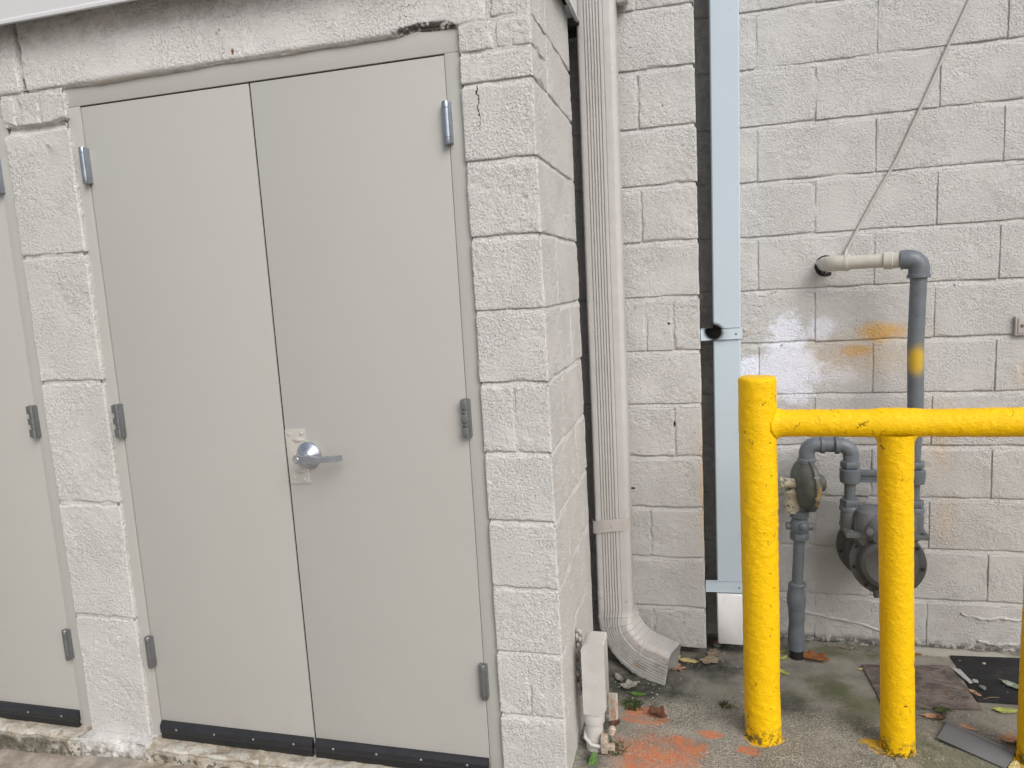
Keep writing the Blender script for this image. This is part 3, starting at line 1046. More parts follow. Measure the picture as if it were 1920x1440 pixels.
        if i == 0:   # a bite out of the arris close to the pier
            Hh -= .013 * np.clip(1 - dcor / .022, 0, 1) * np.exp(-((ss + .30) / .075) ** 4) * (0.7 + .3 * C)
        e = np.minimum(ss - a, b - ss)
        Hh -= .010 * np.clip(1 - (e + .004 * C) / .010, 0, 1) ** 2
        Hh[:, 0] = Hh[:, -1] = -.05
        front = vv >= dep
        P = np.zeros(Hh.shape + (3,))
        P[..., 0] = ss
        k = np.clip((vv - dep) / .012 * .5 + .5, 0, 1)      # blend normal through the corner
        ny_, nz_ = -k, -(1 - k)
        nn = np.sqrt(ny_ ** 2 + nz_ ** 2); ny_, nz_ = ny_ / nn, nz_ / nn
        P[..., 1] = np.where(front, 0, dep - vv) + ny_ * Hh
        P[..., 2] = np.where(front, zl + (vv - dep), zl) + nz_ * Hh
        me = grid_mesh('lintel', P, M_LINT)
        link('lintel', me, SH, -SL)
    # dark backing seen in the open joints between lintels
    b = MB(); b.box(-3.34, -.10, .055, .089, 1.585, 1.80)
    b.build('joint_backing', M_DARKIN, SH, smooth=False)
    # white metal coping: fascia with a turned-out drip lip, along the front and round the side
    def fascia(p0, p1, out):
        p0 = Vector(p0); p1 = Vector(p1); out = Vector(out)
        prof = [(-.10, .30), (-.10, .0), (.0, .0), (.004, .17), (.004, .0)]  # unused
        sec = [(0.0, 1.96), (0.0, 1.772), (.006, 1.764), (.006, 1.756), (-.004, 1.756), (-.010, 1.762), (-.010, 1.945), (-.14, 1.945), (-.14, 1.96)]
        m = MB(); vs = []
        for p in (p0, p1):
            for d, z in sec: vs.append((p.x + out.x * d, p.y + out.y * d, z))
        n = len(sec)
        fs = [(i, (i + 1) % n, n + (i + 1) % n, n + i) for i in range(n)]
        fs += [tuple(range(n - 1, -1, -1)), tuple(n + i for i in range(n))]
        m.add(vs, fs)
        return m
    m = fascia((-3.40, -.065, 0), (.022, -.065, 0), (0, -1, 0))
    m.build('coping', M_FASCIA, SH, smooth=False)
    m = fascia((.030, -.059, 0), (.030, .63, 0), (1, 0, 0))
    m.build('coping', M_FASCIA, SH, smooth=False)
    b = MB(); b.box(-3.34, .015, -.050, .62, 1.81, 1.90)
    b.build('roof_slab', M_DARKIN, SH, smooth=False)
    # added dark sheet keeping sky light out of the slot between the buildings
    b = MB(); b.box(-3.34, .03, .64, .80, 1.76, 1.775)
    b.build('slot_sky_blocker', M_DARKIN, SH, smooth=False)
    # stray nail in the pier
    b = MB(); b.tube([(-1.592, .002, 1.417), (-1.575, -.012, 1.408), (-1.548, -.022, 1.398)], .0022, 8)
    b.build('nail', M_SHED, SH)
    # sills
    for px in (0, PIT):
        S = samples(-1.478 + px, -.19 + px, .012, False)
        V = np.concatenate([np.linspace(0, .15, 16), np.linspace(.155, .24, 14)])
        vv, ss = np.meshgrid(V, S, indexing='ij')
        nz = fnoise(80, 400, 3, 3000); nb = fnoise(80, 400, 6, 3001)
        hh = bilin(nz, vv / .24 * 78, (ss - S[0]) / 1.3 * 398) * .0016 + bilin(nb, vv / .24 * 78, (ss - S[0]) / 1.3 * 398) * .0022
        P = np.zeros(vv.shape + (3,))
        P[..., 0] = ss
        top = vv < .15
        P[..., 1] = np.where(top, .095 - vv, -.055 - hh)
        P[..., 2] = np.where(top, -.629 - .055 * np.maximum(vv - .07, 0) + hh, -.6335 - (vv - .15))
        P[15, :, 2] -= .004; P[16, :, 1] += .003
        me = grid_mesh('door_sill', P, M_SILL)
        link('door_sill', me, SH, -SL)
shed_structure()


def door_frame(px):
    b = MB()
    b.box(-1.513 + px, -1.4615 + px, .028, .09, -.66, 1.5165, .0015)
    b.box(-.2465 + px, (-.1985 if px == 0 else -.188) + px, .028, .09, -.66, 1.5165, .0015)
    b.box(-1.513 + px, (-.1985 if px == 0 else -.188) + px, .028, .09, 1.517, 1.585, .0015)
    # stop behind the leaves
    b.box(-1.4612 + px, -1.445 + px, .078, .095, -.632, 1.516)
    b.box(-.263 + px, -.2468 + px, .078, .095, -.632, 1.516)
    b.box(-1.4612 + px, -.2468 + px, .078, .095, 1.50, 1.5162)
    o = b.build('door_frame', M_DOOR, SH)
    o.location.y -= .013
    g = MB()  # black strips added in the door gaps to stand in for their shade
    g.box(-1.4612 + px, -1.4574 + px, .0365, .072, -.62, 1.5125)
    g.box(-.2480 + px, -.2468 + px, .0365, .072, -.62, 1.5125)
    g.box(-.8568 + px, -.8507 + px, .0350, .072, -.62, 1.5125)
    g.box(-1.4612 + px, -.2468 + px, .0350, .072, 1.5127, 1.5163)
    g.build('gap_shade', M_RUBBER, o, smooth=False)
    o['label'] = 'door frame of the double doors' if px == 0 else 'door frame at the left edge'
    return o


def hinge_mesh(kind, mat):
    b = MB()
    h = .0575; r = .0112
    if kind == 'plain':
        prof = [(-h, .004), (-h + .001, r - .001), (-h + .003, r), (-h + .0175, r), (-h + .018, r - .0016), (-h + .019, r - .0016), (-h + .0195, r),
                (h - .0195, r), (h - .019, r - .0016), (h - .018, r - .0016), (h - .0175, r), (h - .003, r), (h - .001, r - .001), (h, .004)]
    else:
        prof = [(-h, .004), (-h + .001, r)]
        for z in (-.024, -.012, .014, .026):
            prof += [(z - .001, r), (z - .0005, r - .003), (z + .0012, r - .003), (z + .0018, r)]
        prof += [(h - .001, r), (h, .004)]
    b.lathe((0, 0, 0), (0, 0, 1), prof, 14)
    if kind != 'plain':
        b.box(-.012, .004, -.0115, .004, -.010, .012, .001)
        b.box(-.012, .004, -.0118, .004, .028, .054, .001)
        b.box(-.012, .004, -.0118, .004, -.054, -.026, .001)
    b.box(.0085, .0125, -.008, .016, -h + .003, h - .003, .0006)
    b.box(-.0125, -.010, -.002, .016, -h + .003, h - .003, .0006)
    me = bpy.data.meshes.new('hinge')
    me.from_pydata(b.v, [], b.f)
    return finish_mesh(me, mat, True, 40)

HM = hinge_mesh('plain', M_STEEL)
HM2 = hinge_mesh('plain', M_STEEL2)
HMID = hinge_mesh('slotted', M_STEEL2)


def door_leaf(x0, x1, hx, flip=1, label=None):
    b = MB()
    b.box(x0, x1, .030, .074, -.622, 1.5125, .0012)
    d = b.build('door', M_DOOR, SH)
    d.location.y -= .013
    if label: d['label'] = label
    for i, (z, me) in enumerate(((1.333, HM), (.5115, HMID), (-.306, HM2))):
        o = link('hinge', me, d, Vector((hx, .0165, z)) - SL)
        if flip < 0: o.rotation_euler = (0, 0, 0)
        o['label'] = ('upper hinge', 'middle hinge with slotted knuckles', 'lower hinge')[i]
    # bottom sweep
    m = MB()
    sec = [(.0298, -.568), (.0215, -.570), (.0125, -.583), (.0125, -.5945), (.0142, -.596), (.0142, -.5985), (.0125, -.600), (.0125, -.606), (.0298, -.606)]
    vs = [(x, y, z) for x in (x0 + .002, x1 - .002) for y, z in sec]
    n = len(sec)
    fs = [(i, (i + 1) % n, n + (i + 1) % n, n + i) for i in range(n)] + [tuple(range(n - 1, -1, -1)), tuple(n + i for i in range(n))]
    m.add(vs, fs)
    m.build('door_sweep', M_SWEEP, d, angle=20)
    m = MB(); m.box(x0 + .003, x1 - .003, .0152, .0265, -.6285, -.6062)
    m.build('sweep_rubber', M_RUBBER, d, smooth=False)
    n = 4
    for i in range(n):
        x = x0 + .07 + (x1 - x0 - .14) * i / (n - 1)
        s = MB(); s.lathe((x, .0128, -.589), (0, -1, 0), [(0, .0042), (.0012, .004), (.0024, .0022)], 10)
        s.build('screw', M_SCREW, d)
    return d


door_frame(0)
door_frame(PIT)
LEAF_L = door_leaf(-1.4572, -.8570, -1.4600, 1, 'left leaf of the double doors')
LEAF_R = door_leaf(-.8505, -.2482, -.2475, -1, 'right leaf carrying the lever handle')
door_leaf(-.8510 + PIT, -.2482 + PIT, -.2475 + PIT, -1, 'door leaf at the left edge')
door_leaf(-1.4578 + PIT, -.8562 + PIT, -1.4600 + PIT, 1, 'far leaf beyond the left edge')


def door_hardware():
    D = LEAF_R
    # latch guard plate with the bite round the rose
    cx, cz, rr = -.772, .397, .0425
    out = [(-.848, .306), (-.846, .303), (-.782, .306), (-.777, .310)]
    a0, a1 = math.radians(262), math.radians(98)
    for i in range(13):
        a = a0 + (a1 - a0) * i / 12
        out.append((cx + rr * math.cos(a), cz + rr * math.sin(a)))
    out += [(-.778, .476), (-.782, .480), (-.846, .480), (-.850, .476)]
    Mx = Matrix(((1, 0, 0, 0), (0, 0, -1, .0297), (0, 1, 0, 0), (0, 0, 0, 1)))
    b = MB(); b.prism(out, Mx, .0035, .0012)
    # pressed ribs
    for z in (.446, .346):
        vs = []; fs = []
        n = 16
        for i in range(n + 1):
            t = i / n; x = -.829 + .046 * t; w = math.sin(PI * t)
            for q in range(5):
                a = PI * q / 4
                vs.append((x, .0262 - .0055 * w * math.sin(a), z + .0075 * w * math.cos(a)))
        for i in range(n):
            for q in range(4):
                fs.append((i * 5 + q, i * 5 + q + 1, i * 5 + q + 6, i * 5 + q + 5))
        b.add(vs, fs)
    b.lathe((-.835, .0265, .463), (0, -1, 0), [(0, .0085), (.001, .007), (.0015, .003)], 14)
    b.lathe((-.832, .0265, .325), (0, -1, 0), [(0, .0075), (.001, .006), (.0014, .003)], 14)
    for x, z in ((-.792, .466), (-.796, .318)):
        b.lathe((x, .0264, z), (0, -1, 0), [(0, .0058), (.0025, .0056), (.0038, .004), (.0040, .001)], 12)
    g = b.build('latch_guard', mat_simple('guard_paint', (0.485, 0.470, 0.432, 1), 0.35, 0, 0.04, 20, (60, 0.0006)), D, angle=35)
    # rose, neck
    b = MB()
    b.lathe((cx, .0299, cz), (0, -1, 0), [(0, .041), (.006, .041), (.0085, .0398), (.010, .037), (.024, .0195), (.026, .0165), (.030, .0145), (.052, .0140), (.060, .0150)], 40)
    b.build('lever_rose', M_CHROME, D, angle=30)
    # lever: hub with key cylinder, arm going right and returning to the door
    b = MB()
    z0, z1 = .388, .410
    top = [(-.789, -.030), (-.786, -.039), (-.775, -.0425), (-.712, -.050), (-.700, -.0495), (-.640, -.022), (-.639, -.012), (-.700, -.0395), (-.712, -.0405), (-.770, -.030)]
    n = len(top)
    vs = []
    for (x, y) in top:
        f = max(0, min(1, (x + .785) / .145))
        zz0 = z0 - .002 + .003 * f; zz1 = z1 + .002 - .003 * f
        vs += [(x, y, zz0 + .0015), (x, y, zz1 - .0015)]
        fs = [(2 * i, 2 * ((i + 1) % n), 2 * ((i + 1) % n) + 1, 2 * i + 1) for i in range(n)]
    fs += [tuple(2 * i for i in range(n - 1, -1, -1)), tuple(2 * i + 1 for i in range(n))]
    b.add(vs, fs)
    b.lathe((cx - .004, -.028, .399), (0, -1, 0), [(0, .0140), (.011, .0140), (.0142, .0125), (.0145, .010)], 24)
    b.build('lever', M_CHROME, D, angle=30)
    b = MB()
    b.lathe((cx - .004, -.0418, .399), (0, -1, 0), [(0, .0085), (.0025, .0085), (.0032, .0075), (.0025, .0058), (.0025, .001)], 20)
    b.box(cx - .0045, cx - .0035, -.0460, -.0440, .3945, .4035)
    b.build('key_cylinder', M_SCREW, D, angle=30)
door_hardware()


# ================================================================== beige corrugated downspout
def spout():
    T = thing('beige_downspout', 'beige corrugated rectangular downspout with curved outlet in the corner beside the pier', 'downspout', (.08, .72, G))
    # outline of the section, local: x across, y depth (front is -y), corrugated front and sides
    W2, D2 = .0665, .050
    def section():
        pts = []
        def corner(cx, cy, a0, a1, r=.012, n=4):
            for i in range(n + 1):
                a = a0 + (a1 - a0) * i / n
                pts.append((cx + r * math.cos(a), cy + r * math.sin(a)))
        r = .012
        corner(-W2 + r, -D2 + r, PI, 1.5 * PI)
        x = -W2 + r
        x0, n, wv = -.041, 6, .0102
        for i in range(n):          # six flutes
            xa = x0 + i * wv
            pts.extend([(xa, -D2), (xa + .0012, -D2 + .0055), (xa + .0030, -D2 + .0062), (xa + .0042, -D2)])
        pts.append((x0 + n * wv + .002, -D2))
        pts.append((x0 + n * wv + .0045, -D2 + .0035))
        pts.append((x0 + n * wv + .0075, -D2 + .0005))
        corner(W2 - r - .006, -D2 + r, 1.5 * PI, 1.75 * PI, r, 3)
        corner(W2 - r, -D2 + r + .006, 1.75 * PI, 2 * PI, r, 3)
        corner(W2 - r, D2 - r, 0, .5 * PI)
        corner(-W2 + r, D2 - r, .5 * PI, PI)
        return pts
    sec = section()
    n = len(sec)
    def sweep(frames, name, sc_fn=None, cap=False, thick=None):
        b = MB(); vs = []
        for i, (c, ux, uy) in enumerate(frames):
            s = sc_fn(i) if sc_fn else (1, 1)
            for (x, y) in sec:
                vs.append(Vector(c) + Vector(ux) * (x * s[0]) + Vector(uy) * (y * s[1]))
        fs = []
        for i in range(len(frames) - 1):
            for k in range(n):
                k2 = (k + 1) % n
                fs.append((i * n + k, i * n + k2, (i + 1) * n + k2, (i + 1) * n + k))
        b.add(vs, [tuple(reversed(f)) for f in fs])
        return b
    cx0, cx1, y0 = .0805, .0755, .725
    # straight run, leaning a hair
    fr = []
    for i in range(30):
        z = 2.62 + (-.316 - 2.62) * i / 29
        t = (2.62 - z) / 2.9
        fr.append(((.0865 - .0105 * t + .0006 * math.sin(z * 5), y0, z), (1, 0, 0), (0, 1, 0)))
    b = sweep(fr, 'pipe')
    b.build('pipe', M_SPOUT, T, angle=28)
    # elbow: sleeve, then crimped bend sweeping right (+x) and a little forward
    fr = []; zs = -.303
    cx = .0757
    fr += [((cx, y0, zs), (1, 0, 0), (0, 1, 0)), ((cx, y0, zs - .0012), (1, 0, 0), (0, 1, 0)), ((cx, y0, zs - .069), (1, 0, 0), (0, 1, 0))]
    Rb = .178; nb = 40; amax = math.radians(80)
    dirx = Vector((.93, -.36, 0)).normalized()
    side = Vector((-dirx.y, dirx.x, 0))
    c0 = Vector((cx, y0, zs - .075)) + dirx * Rb
    for i in range(nb + 1):
        a = amax * i / nb
        p = c0 - dirx * (Rb * math.cos(a)) - Vector((0, 0, 1)) * (Rb * math.sin(a))
        ux = dirx * math.cos(a) + Vector((0, 0, 1)) * math.sin(a)
        w = min(1, i / 14)
        ux0 = Vector((1, 0, 0)) * math.cos(a) + Vector((0, 0, 1)) * math.sin(a)
        ux = (ux0 * (1 - w) + ux * w).normalized()
        uy = (Vector((0, 1, 0)) * (1 - w) + side * w)
        uy = (uy - ux * uy.dot(ux)).normalized()
        fr.append((p, ux, uy))
    tdir = (dirx * math.sin(amax) - Vector((0, 0, 1)) * math.cos(amax))
    for q in (.012, .045, .0808, .082):
        fr.append((fr[nb + 3][0] + tdir * q, fr[-1][1], fr[-1][2]))
    rr = random.Random(5)
    crimp = {4, 10, 16, 22, 28, 34}
    def sc_fn(i):
        s = 1.018 + .13 * max(0, (i - 4) / 44)
        if (i - 3) in crimp: s += .030
        if (i - 4) in crimp: s -= .016
        return (s, s)
    b = sweep(fr, 'elbow', sc_fn)
    o = b.build('elbow', M_SPOUT, T, angle=28)
    sm = o.modifiers.new('wall', 'SOLIDIFY'); sm.thickness = .0022; sm.offset = -1
    # strap with a bent tail at the pier side
    m = MB()
    za, zb_ = -.060, -.012
    yf = y0 - D2 - .0035
    ring = [(-.002, yf + .085, .0), (.004, yf + .004, -.002), (.012, yf - .001, -.002), (.06, yf - .0015, .006), (.118, yf - .001, .013), (.136, yf + .006, .017), (.1445, yf + .018, .022), (.1455, yf + .05, .034), (.1455, yf + .10, .05)]
    vs = []
    for (x, y, dz) in ring:
        vs += [(x, y, za + dz - .006), (x, y, zb_ + dz - .006)]
    for (x, y, dz) in ring:
        vs += [(x + (.002 if x < .13 else -.002), y + .002, za + dz - .006), (x + (.002 if x < .13 else -.002), y + .002, zb_ + dz - .006)]
    k = len(ring); fs = []
    for i in range(k - 1):
        a = 2 * i; c = 2 * k + 2 * i
        fs += [(a, a + 2, a + 3, a + 1), (c, c + 1, c + 3, c + 2), (a + 1, a + 3, c + 3, c + 1), (a, c, c + 2, a + 2)]
    fs += [(0, 1, 2 * k + 1, 2 * k), (2 * k - 2, 4 * k - 2, 4 * k - 1, 2 * k - 1)]
    m.add(vs, fs)
    st = m.build('strap', M_STRAP, T, angle=35)
    def screw(x, y, z, par):
        s = MB(); s.lathe((x, y, z), (0, -1, 0), [(0, .0048), (.002, .0044), (.0035, .002)], 12)
        s.build('screw', M_STRAP, par)
    screw(.076, yf - .0018, -.034, st)
    screw(.024, y0 - D2 - .001, -.323, o)
    screw(.122, y0 - D2 - .001, -.334, o)
    # crimped seam ring where the elbow sleeve slides over the pipe is the sleeve itself; rusty wall bracket at the top
    m = MB(); m.box(.150, .190, .755, .800, 1.842, 1.90, .006); m.lathe((.188, .762, 1.850), (0, -.5, 1), [(0, .008), (.004, .012), (.03, .016), (.07, .016)], 14)
    m.build('wall_bracket', M_STRAP, T)
spout()


# ================================================================== pale blue downspout
def blue():
    T = thing('pale_blue_downspout', 'smooth pale blue flat downspout strapped to the wall beside the yellow post', 'downspout', (.51, .92, -.40))
    vs = []
    def ring(z, x0, x1, yf, yb=.992):
        return [(x0, yb, z), (x0, yf + .004, z), (x0 + .004, yf, z), (x1 - .004, yf, z), (x1, yf + .004, z), (x1, yb, z)]
    b = MB()
    R = [ring(2.62, .4685, .5705, .882), ring(1.85, .4670, .5680, .882), ring(.63, .4605, .5600, .882), ring(-.10, .4595, .5545, .882), ring(-.402, .4600, .5515, .882)]
    for r in R: vs += r
    n = 6
    fs = [(i * n + k, (i + 1) * n + k, (i + 1) * n + (k + 1) % n, i * n + (k + 1) % n) for i in range(len(R) - 1) for k in range(n)]
    b.add(vs, [tuple(reversed(f)) for f in fs])
    b.build('pipe', M_BLUE, T, angle=30)
    # kicked-out lower length: its face tips up to the sky
    b = MB()
    Z0, Z1 = -.372, -.548
    vs = []
    for (z, yf, yb) in ((Z0, .876, .985), (Z0 - .012, .874, .985), (Z1, .806, .91)):
        vs += [(.459, yb, z), (.459, yf + .003, z), (.462, yf, z), (.5495, yf, z), (.5525, yf + .003, z), (.5525, yb, z)]
    fs = [(i * n + k, i * n + (k + 1) % n, (i + 1) * n + (k + 1) % n, (i + 1) * n + k) for i in range(2) for k in range(n)]
    b.add(vs, fs)
    tip = b.build('outlet', M_BLUETIP, T, angle=30)
    sm = tip.modifiers.new('wall', 'SOLIDIFY'); sm.thickness = .0015; sm.offset = -1
    # upper strap: across from the pilaster, round the pipe, tab on the wall
    def strap(z0, z1, name, tab):
        m = MB()
        pts = [(.4145, .835), (.4165, .8755), (.430, .8785), (.5565, .8775), (.5655, .880), (.5668, .8850)]
        if tab: pts += [(.5668, .9930), (.5690, .9955)]
        k = len(pts); vs = []
        for (x, y) in pts: vs += [(x, y, z0 + .003 * (x - .41) / .15), (x, y, z1 + .003 * (x - .41) / .15)]
        for (x, y) in pts: vs += [(x + (-.0015 if x > .56 else .0), y + .0018, z0 + .001), (x + (-.0015 if x > .56 else .0), y + .0018, z1)]
        fs = []
        for i in range(k - 1):
            a = 2 * i; c = 2 * k + 2 * i
            fs += [(a, a + 2, a + 3, a + 1), (c, c + 1, c + 3, c + 2), (a + 1, a + 3, c + 3, c + 1), (a, c, c + 2, a + 2)]
        m.add(vs, fs)
        # folded stiffening lips
        m.tube([(.416, .8755, z1 + .0005), (.5565, .876, z1 + .0035)], .0018, 6)
        m.tube([(.416, .8755, z0 + .0005), (.5565, .876, z0 + .0030)], .0018, 6)
        s = m.build('strap', M_BLUE, T, angle=40)
        q = MB(); q.lathe((.543, .877, (z0 + z1) / 2 - .001), (0, -1, 0), [(0, .0030), (.0012, .003), (.0012, .001)], 10)
        q.build('rivet', M_BOLT, s)
        return s
    s = strap(.636, .679, 'strap', True)
    m = MB(); m.prism([(.5645, .636), (.590, .636), (.601, .646), (.601, .682), (.5645, .682)], Matrix(((1, 0, 0, 0), (0, 0, -1, .9975), (0, 1, 0, 0), (0, 0, 0, 1))), .0022, .0006)
    m.build('strap_tab', M_STRAP, T)
    q = MB(); q.lathe((.581, .9955, .661), (0, -1, 0), [(0, .0068), (.003, .0064), (.0055, .003)], 12)
    q.build('screw', M_STRAP, T)
    strap(-.368, -.322, 'strap', False)
blue()


# ================================================================== yellow guard rail
def guard():
    T = thing('yellow_guard_rail', 'thick yellow painted pipe guard rail on posts in front of the gas meter', 'guard rail', (.98, .341, G))
    TL = Vector(T.location)
    def wrinkle(ny, nx, seed):
        a = fnoise(ny, nx, 1.0, seed, 1.9)
        r = 1 - np.abs(fnoise(ny, nx, 2.0, seed + 1, 3.4))          # ridged folds of old paint
        c = fnoise(ny, nx, 16, seed + 2, 14)
        m = np.clip(.7 + .6 * fnoise(ny, nx, 14, seed + 3), .1, 1.8)
        return   .00035 * a + .00065 * m * np.clip(r, -.5, 1) + .0007 * c
    def post(name, xb, xt, z0, z1, seed, r=.0555, capped=True, flare=None):
        L = z1 - z0
        nz = int(L / .0042); na = 96
        nz += nz % 2
        Wn = wrinkle(nz, na, seed)
        zs = np.linspace(z0, z1, nz)
        rad = np.full(nz, r)
        rad = rad + .004 * np.exp(-(zs - z0) / .012)
        A = np.linspace(0, 2 * PI, na, endpoint=False)
        RR = rad[:, None] + Wn
        if flare:
            dr = np.hypot(.341 + RR * np.sin(A) - .341, zs[:, None] - .4225) - .0412
            RR = RR + flare * np.exp(-np.maximum(dr, 0) / .008)
        xc = xb + (xt - xb) * (zs - z0) / L
        P = np.zeros((nz, na, 3))
        P[..., 0] = xc[:, None] + RR * np.cos(A)
        P[..., 1] = .341 + RR * np.sin(A)
        P[..., 2] = zs[:, None]
        if capped:
            ext = []
            for f, dz in ((.985, .005), (.95, .0095), (.88, .012), (.6, .0135), (.3, .0135), (.02, .0135)):
                q = P[-1].copy(); q[:, 0] = xc[-1] + (q[:, 0] - xc[-1]) * f; q[:, 1] = .341 + (q[:, 1] - .341) * f
                q[:, 2] = z1 + dz + .0006 * fnoise(2, na, .5, seed + 9, 3)[0] * f; ext.append(q)
            P = np.concatenate([P, np.stack(ext)])
        me = grid_mesh(name, P, M_YEL, TL, close=True)
        return link(name, me, T)
    post('post', .585, .575, -.625, .556, 41)
    post('post', .983, .960, -.625, .392, 47, r=.0475, capped=False, flare=.010)
    post('post', 1.362, 1.362, -.625, .394, 53, r=.0535, capped=False, flare=.008)
    # rail
    x0, x1 = .590, 1.75
    nx = int((x1 - x0) / .0042); nx += nx % 2; na = 80
    Wn = wrinkle(nx, na, 61).copy()
    xs = np.linspace(x0, x1, nx)
    rad = .0412 + 0 * xs
    for c in (.960, 1.362):
        rad = rad + .0035 * np.exp(-((xs - c) / .06) ** 4)
    A = np.linspace(0, 2 * PI, na, endpoint=False)
    P = np.zeros((nx, na, 3))
    RR = rad[:, None] + Wn
    dr = np.hypot(xs[:, None] - .5765, RR * np.cos(A)) - .0555
    RR = RR + .007 * np.exp(-np.maximum(dr, 0) / .008) * (dr > -.004)
    P[..., 0] = xs[:, None]
    P[..., 1] = .341 + RR * np.cos(A)
    P[..., 2] = .4225 - RR * np.sin(A)
    me = grid_mesh('rail', P[:, ::-1], M_YEL, TL, close=True)
    link('rail', me, T)
    post('post', 1.735, 1.735, -.625, .556, 43)
guard()


# ================================================================== gas meter set
def gas():
    T = thing('gas_meter_set', 'grey gas meter with regulator, riser and pipework on the block wall behind the yellow rail', 'gas meter', (.96, .84, G))
    y = .83
    def nut(b, x, z, r, h, yy=y):
        b.lathe((x, yy, z), (0, 0, 1), [(-h / 2, r * .93), (-h / 2 + .003, r), (h / 2 - .003, r), (h / 2, r * .93)], 6, PI / 6)
    def collar(b, x, z, r, h, yy=y, seg=24):
        b.lathe((x, yy, z), (0, 0, 1), [(-h / 2, r * .88), (-h / 2 + .004, r), (h / 2 - .004, r), (h / 2, r * .92)], seg)
    # service riser: wrapped lower length, thinner upper length
    xr, yr = .752, .86
    b = MB()
    zs = np.linspace(-.575, -.315, 40)
    nzv = fnoise(40, 20, 2, 71)
    pts = [(xr + .001 * math.sin(z * 40), yr, z) for z in zs]
    b.tube(pts, [.0305 + .002 * math.sin(z * 31) + .0015 * nzv[i, 3] for i, z in enumerate(zs)], 20)
    b.lathe((xr + .004, yr, -.315), (0, 0, 1), [(-.002, .0300), (.004, .0310), (.008, .0285), (.012, .022)], 20)
    b.tube([(xr + .003, yr, -.31), (xr + .007, yr, -.22), (xr + .011, yr, -.118)], .0205, 20)
    b.build('riser_pipe', M_GAS, T)
    b = MB(); b.lathe((xr, yr, -.63), (0, 0, 1), [(0, .027), (.035, .025), (.06, .026)], 16)
    b.build('riser_sleeve', M_RUBBER, T)
    # stop valve
    xv = .763
    b = MB()
    nut(b, xv, -.118, .034, .030, yr)
    b.lathe((xv, yr, -.08), (0, 0, 1), [(-.03, .026), (-.022, .032), (-.010, .035), (.010, .035), (.022, .030), (.032, .028)], 20)
    b.lathe((xv - .048, yr, -.080), (1, 0, 0), [(0, .010), (.002, .014), (.016, .014), (.020, .020), (.075, .020), (.080, .014), (.094, .014), (.096, .010)], 14)
    b.lathe((xv + .008, yr - .028, -.072), (-.0, -1, 0.1), [(0, .015), (.012, .014), (.015, .010)], 14)
    b.lathe((xv, yr, -.040), (0, 0, 1), [(-.006, .030), (-.002, .035), (.022, .035), (.026, .031)], 20)
    b.build('stop_valve', M_GAS, T)
    # regulator: two bowls clamped at a flange, axis along the wall and a little towards the viewer
    rc = Vector((.790, .855, .087))
    ax = Vector((1, .24, .02)).normalized()
    b = MB()
    b.lathe(rc, ax, [(-.048, .030), (-.046, .048), (-.038, .072), (-.026, .088), (-.010, .095), (-.006, .105), (.006, .105), (.008, .094), (.018, .086), (.028, .064), (.036, .046), (.044, .034), (.058, .030), (.062, .024), (.064, .010)], 36)
    u = ax.cross(Vector((0, 0, 1))).normalized(); w = ax.cross(u)
    reg = b.build('regulator', M_REG, T, angle=30)
    for k in range(8):
        a = 2 * PI * k / 8 + .3
        p = rc + (u * math.cos(a) + w * math.sin(a)) * .100
        q = MB(); q.lathe(p - ax * .010, ax, [(0, .0055), (.020, .0055), (.021, .004)], 6)
        q.build('bolt', M_GAS, reg)
    b = MB(); b.lathe((.690, .845, .092), (1, 0, 0), [(0, .018), (.004, .022), (.012, .022), (.014, .0185), (.060, .0185), (.066, .022)], 18)
    b.build('vent_pipe', M_CREAM, reg)
    b = MB()
    b.lathe((.738, .86, -.005), (0, 0, 1), [(-.022, .022), (-.018, .031), (.012, .033), (.028, .026), (.040, .028), (.062, .033), (.078, .022)], 18)
    b.lathe((.716, .86, .012), (1, 0, 0), [(0, .016), (.006, .024), (.03, .024), (.05, .022)], 14)
    b.build('valve_body', M_CREAM, reg)
    b = MB(); b.lathe((.770, .86, -.022), (0, 0, 1), [(0, .026), (.05, .026), (.075, .020)], 18)
    b.build('inlet_neck', M_GAS, reg)
    # outlet elbow over the top and across to the meter inlet
    b = MB()
    xe = .787
    P = [(xe, .85, .150), (xe, .85, .205)] + arc((xe + .034, .85, .205), PI, PI / 2, .034, 8, (1, 0, 0), (0, 0, 1))[1:] + [(xe + .10, .848, .239)]
    b.tube(P, [.027] + [.0275] * 9 + [.0275], 18)
    b.lathe((xe + .058, .85, .239), (1, 0, 0), [(-.014, .029), (-.010, .033), (.002, .033), (.004, .024)], 18)
    b.lathe((xe, .85, .168), (0, 0, 1), [(0, .024), (.004, .033), (.016, .033), (.020, .029)], 18)
    b.build('elbow', M_GAS, T)
    b = MB(); b.tube([(xe + .06, .85, .239), (.918, .842, .239)], .0205, 18)
    b.build('pipe', M_GAS, T)
    b = MB()
    xm = .9365
    P = [(.885, .842, .239), (xm - .038, .84, .239)] + arc((xm - .038, .84, .201), PI / 2, 0, .038, 8, (1, 0, 0), (0, 0, 1))[1:] + [(xm, .83, .16)]
    b.tube(P, .0275, 18)
    b.lathe((.880, .842, .239), (1, 0, 0), [(0, .029), (.003, .033), (.014, .033), (.018, .028)], 18)
    b.build('elbow', M_GAS, T)
    xg = 1.1435
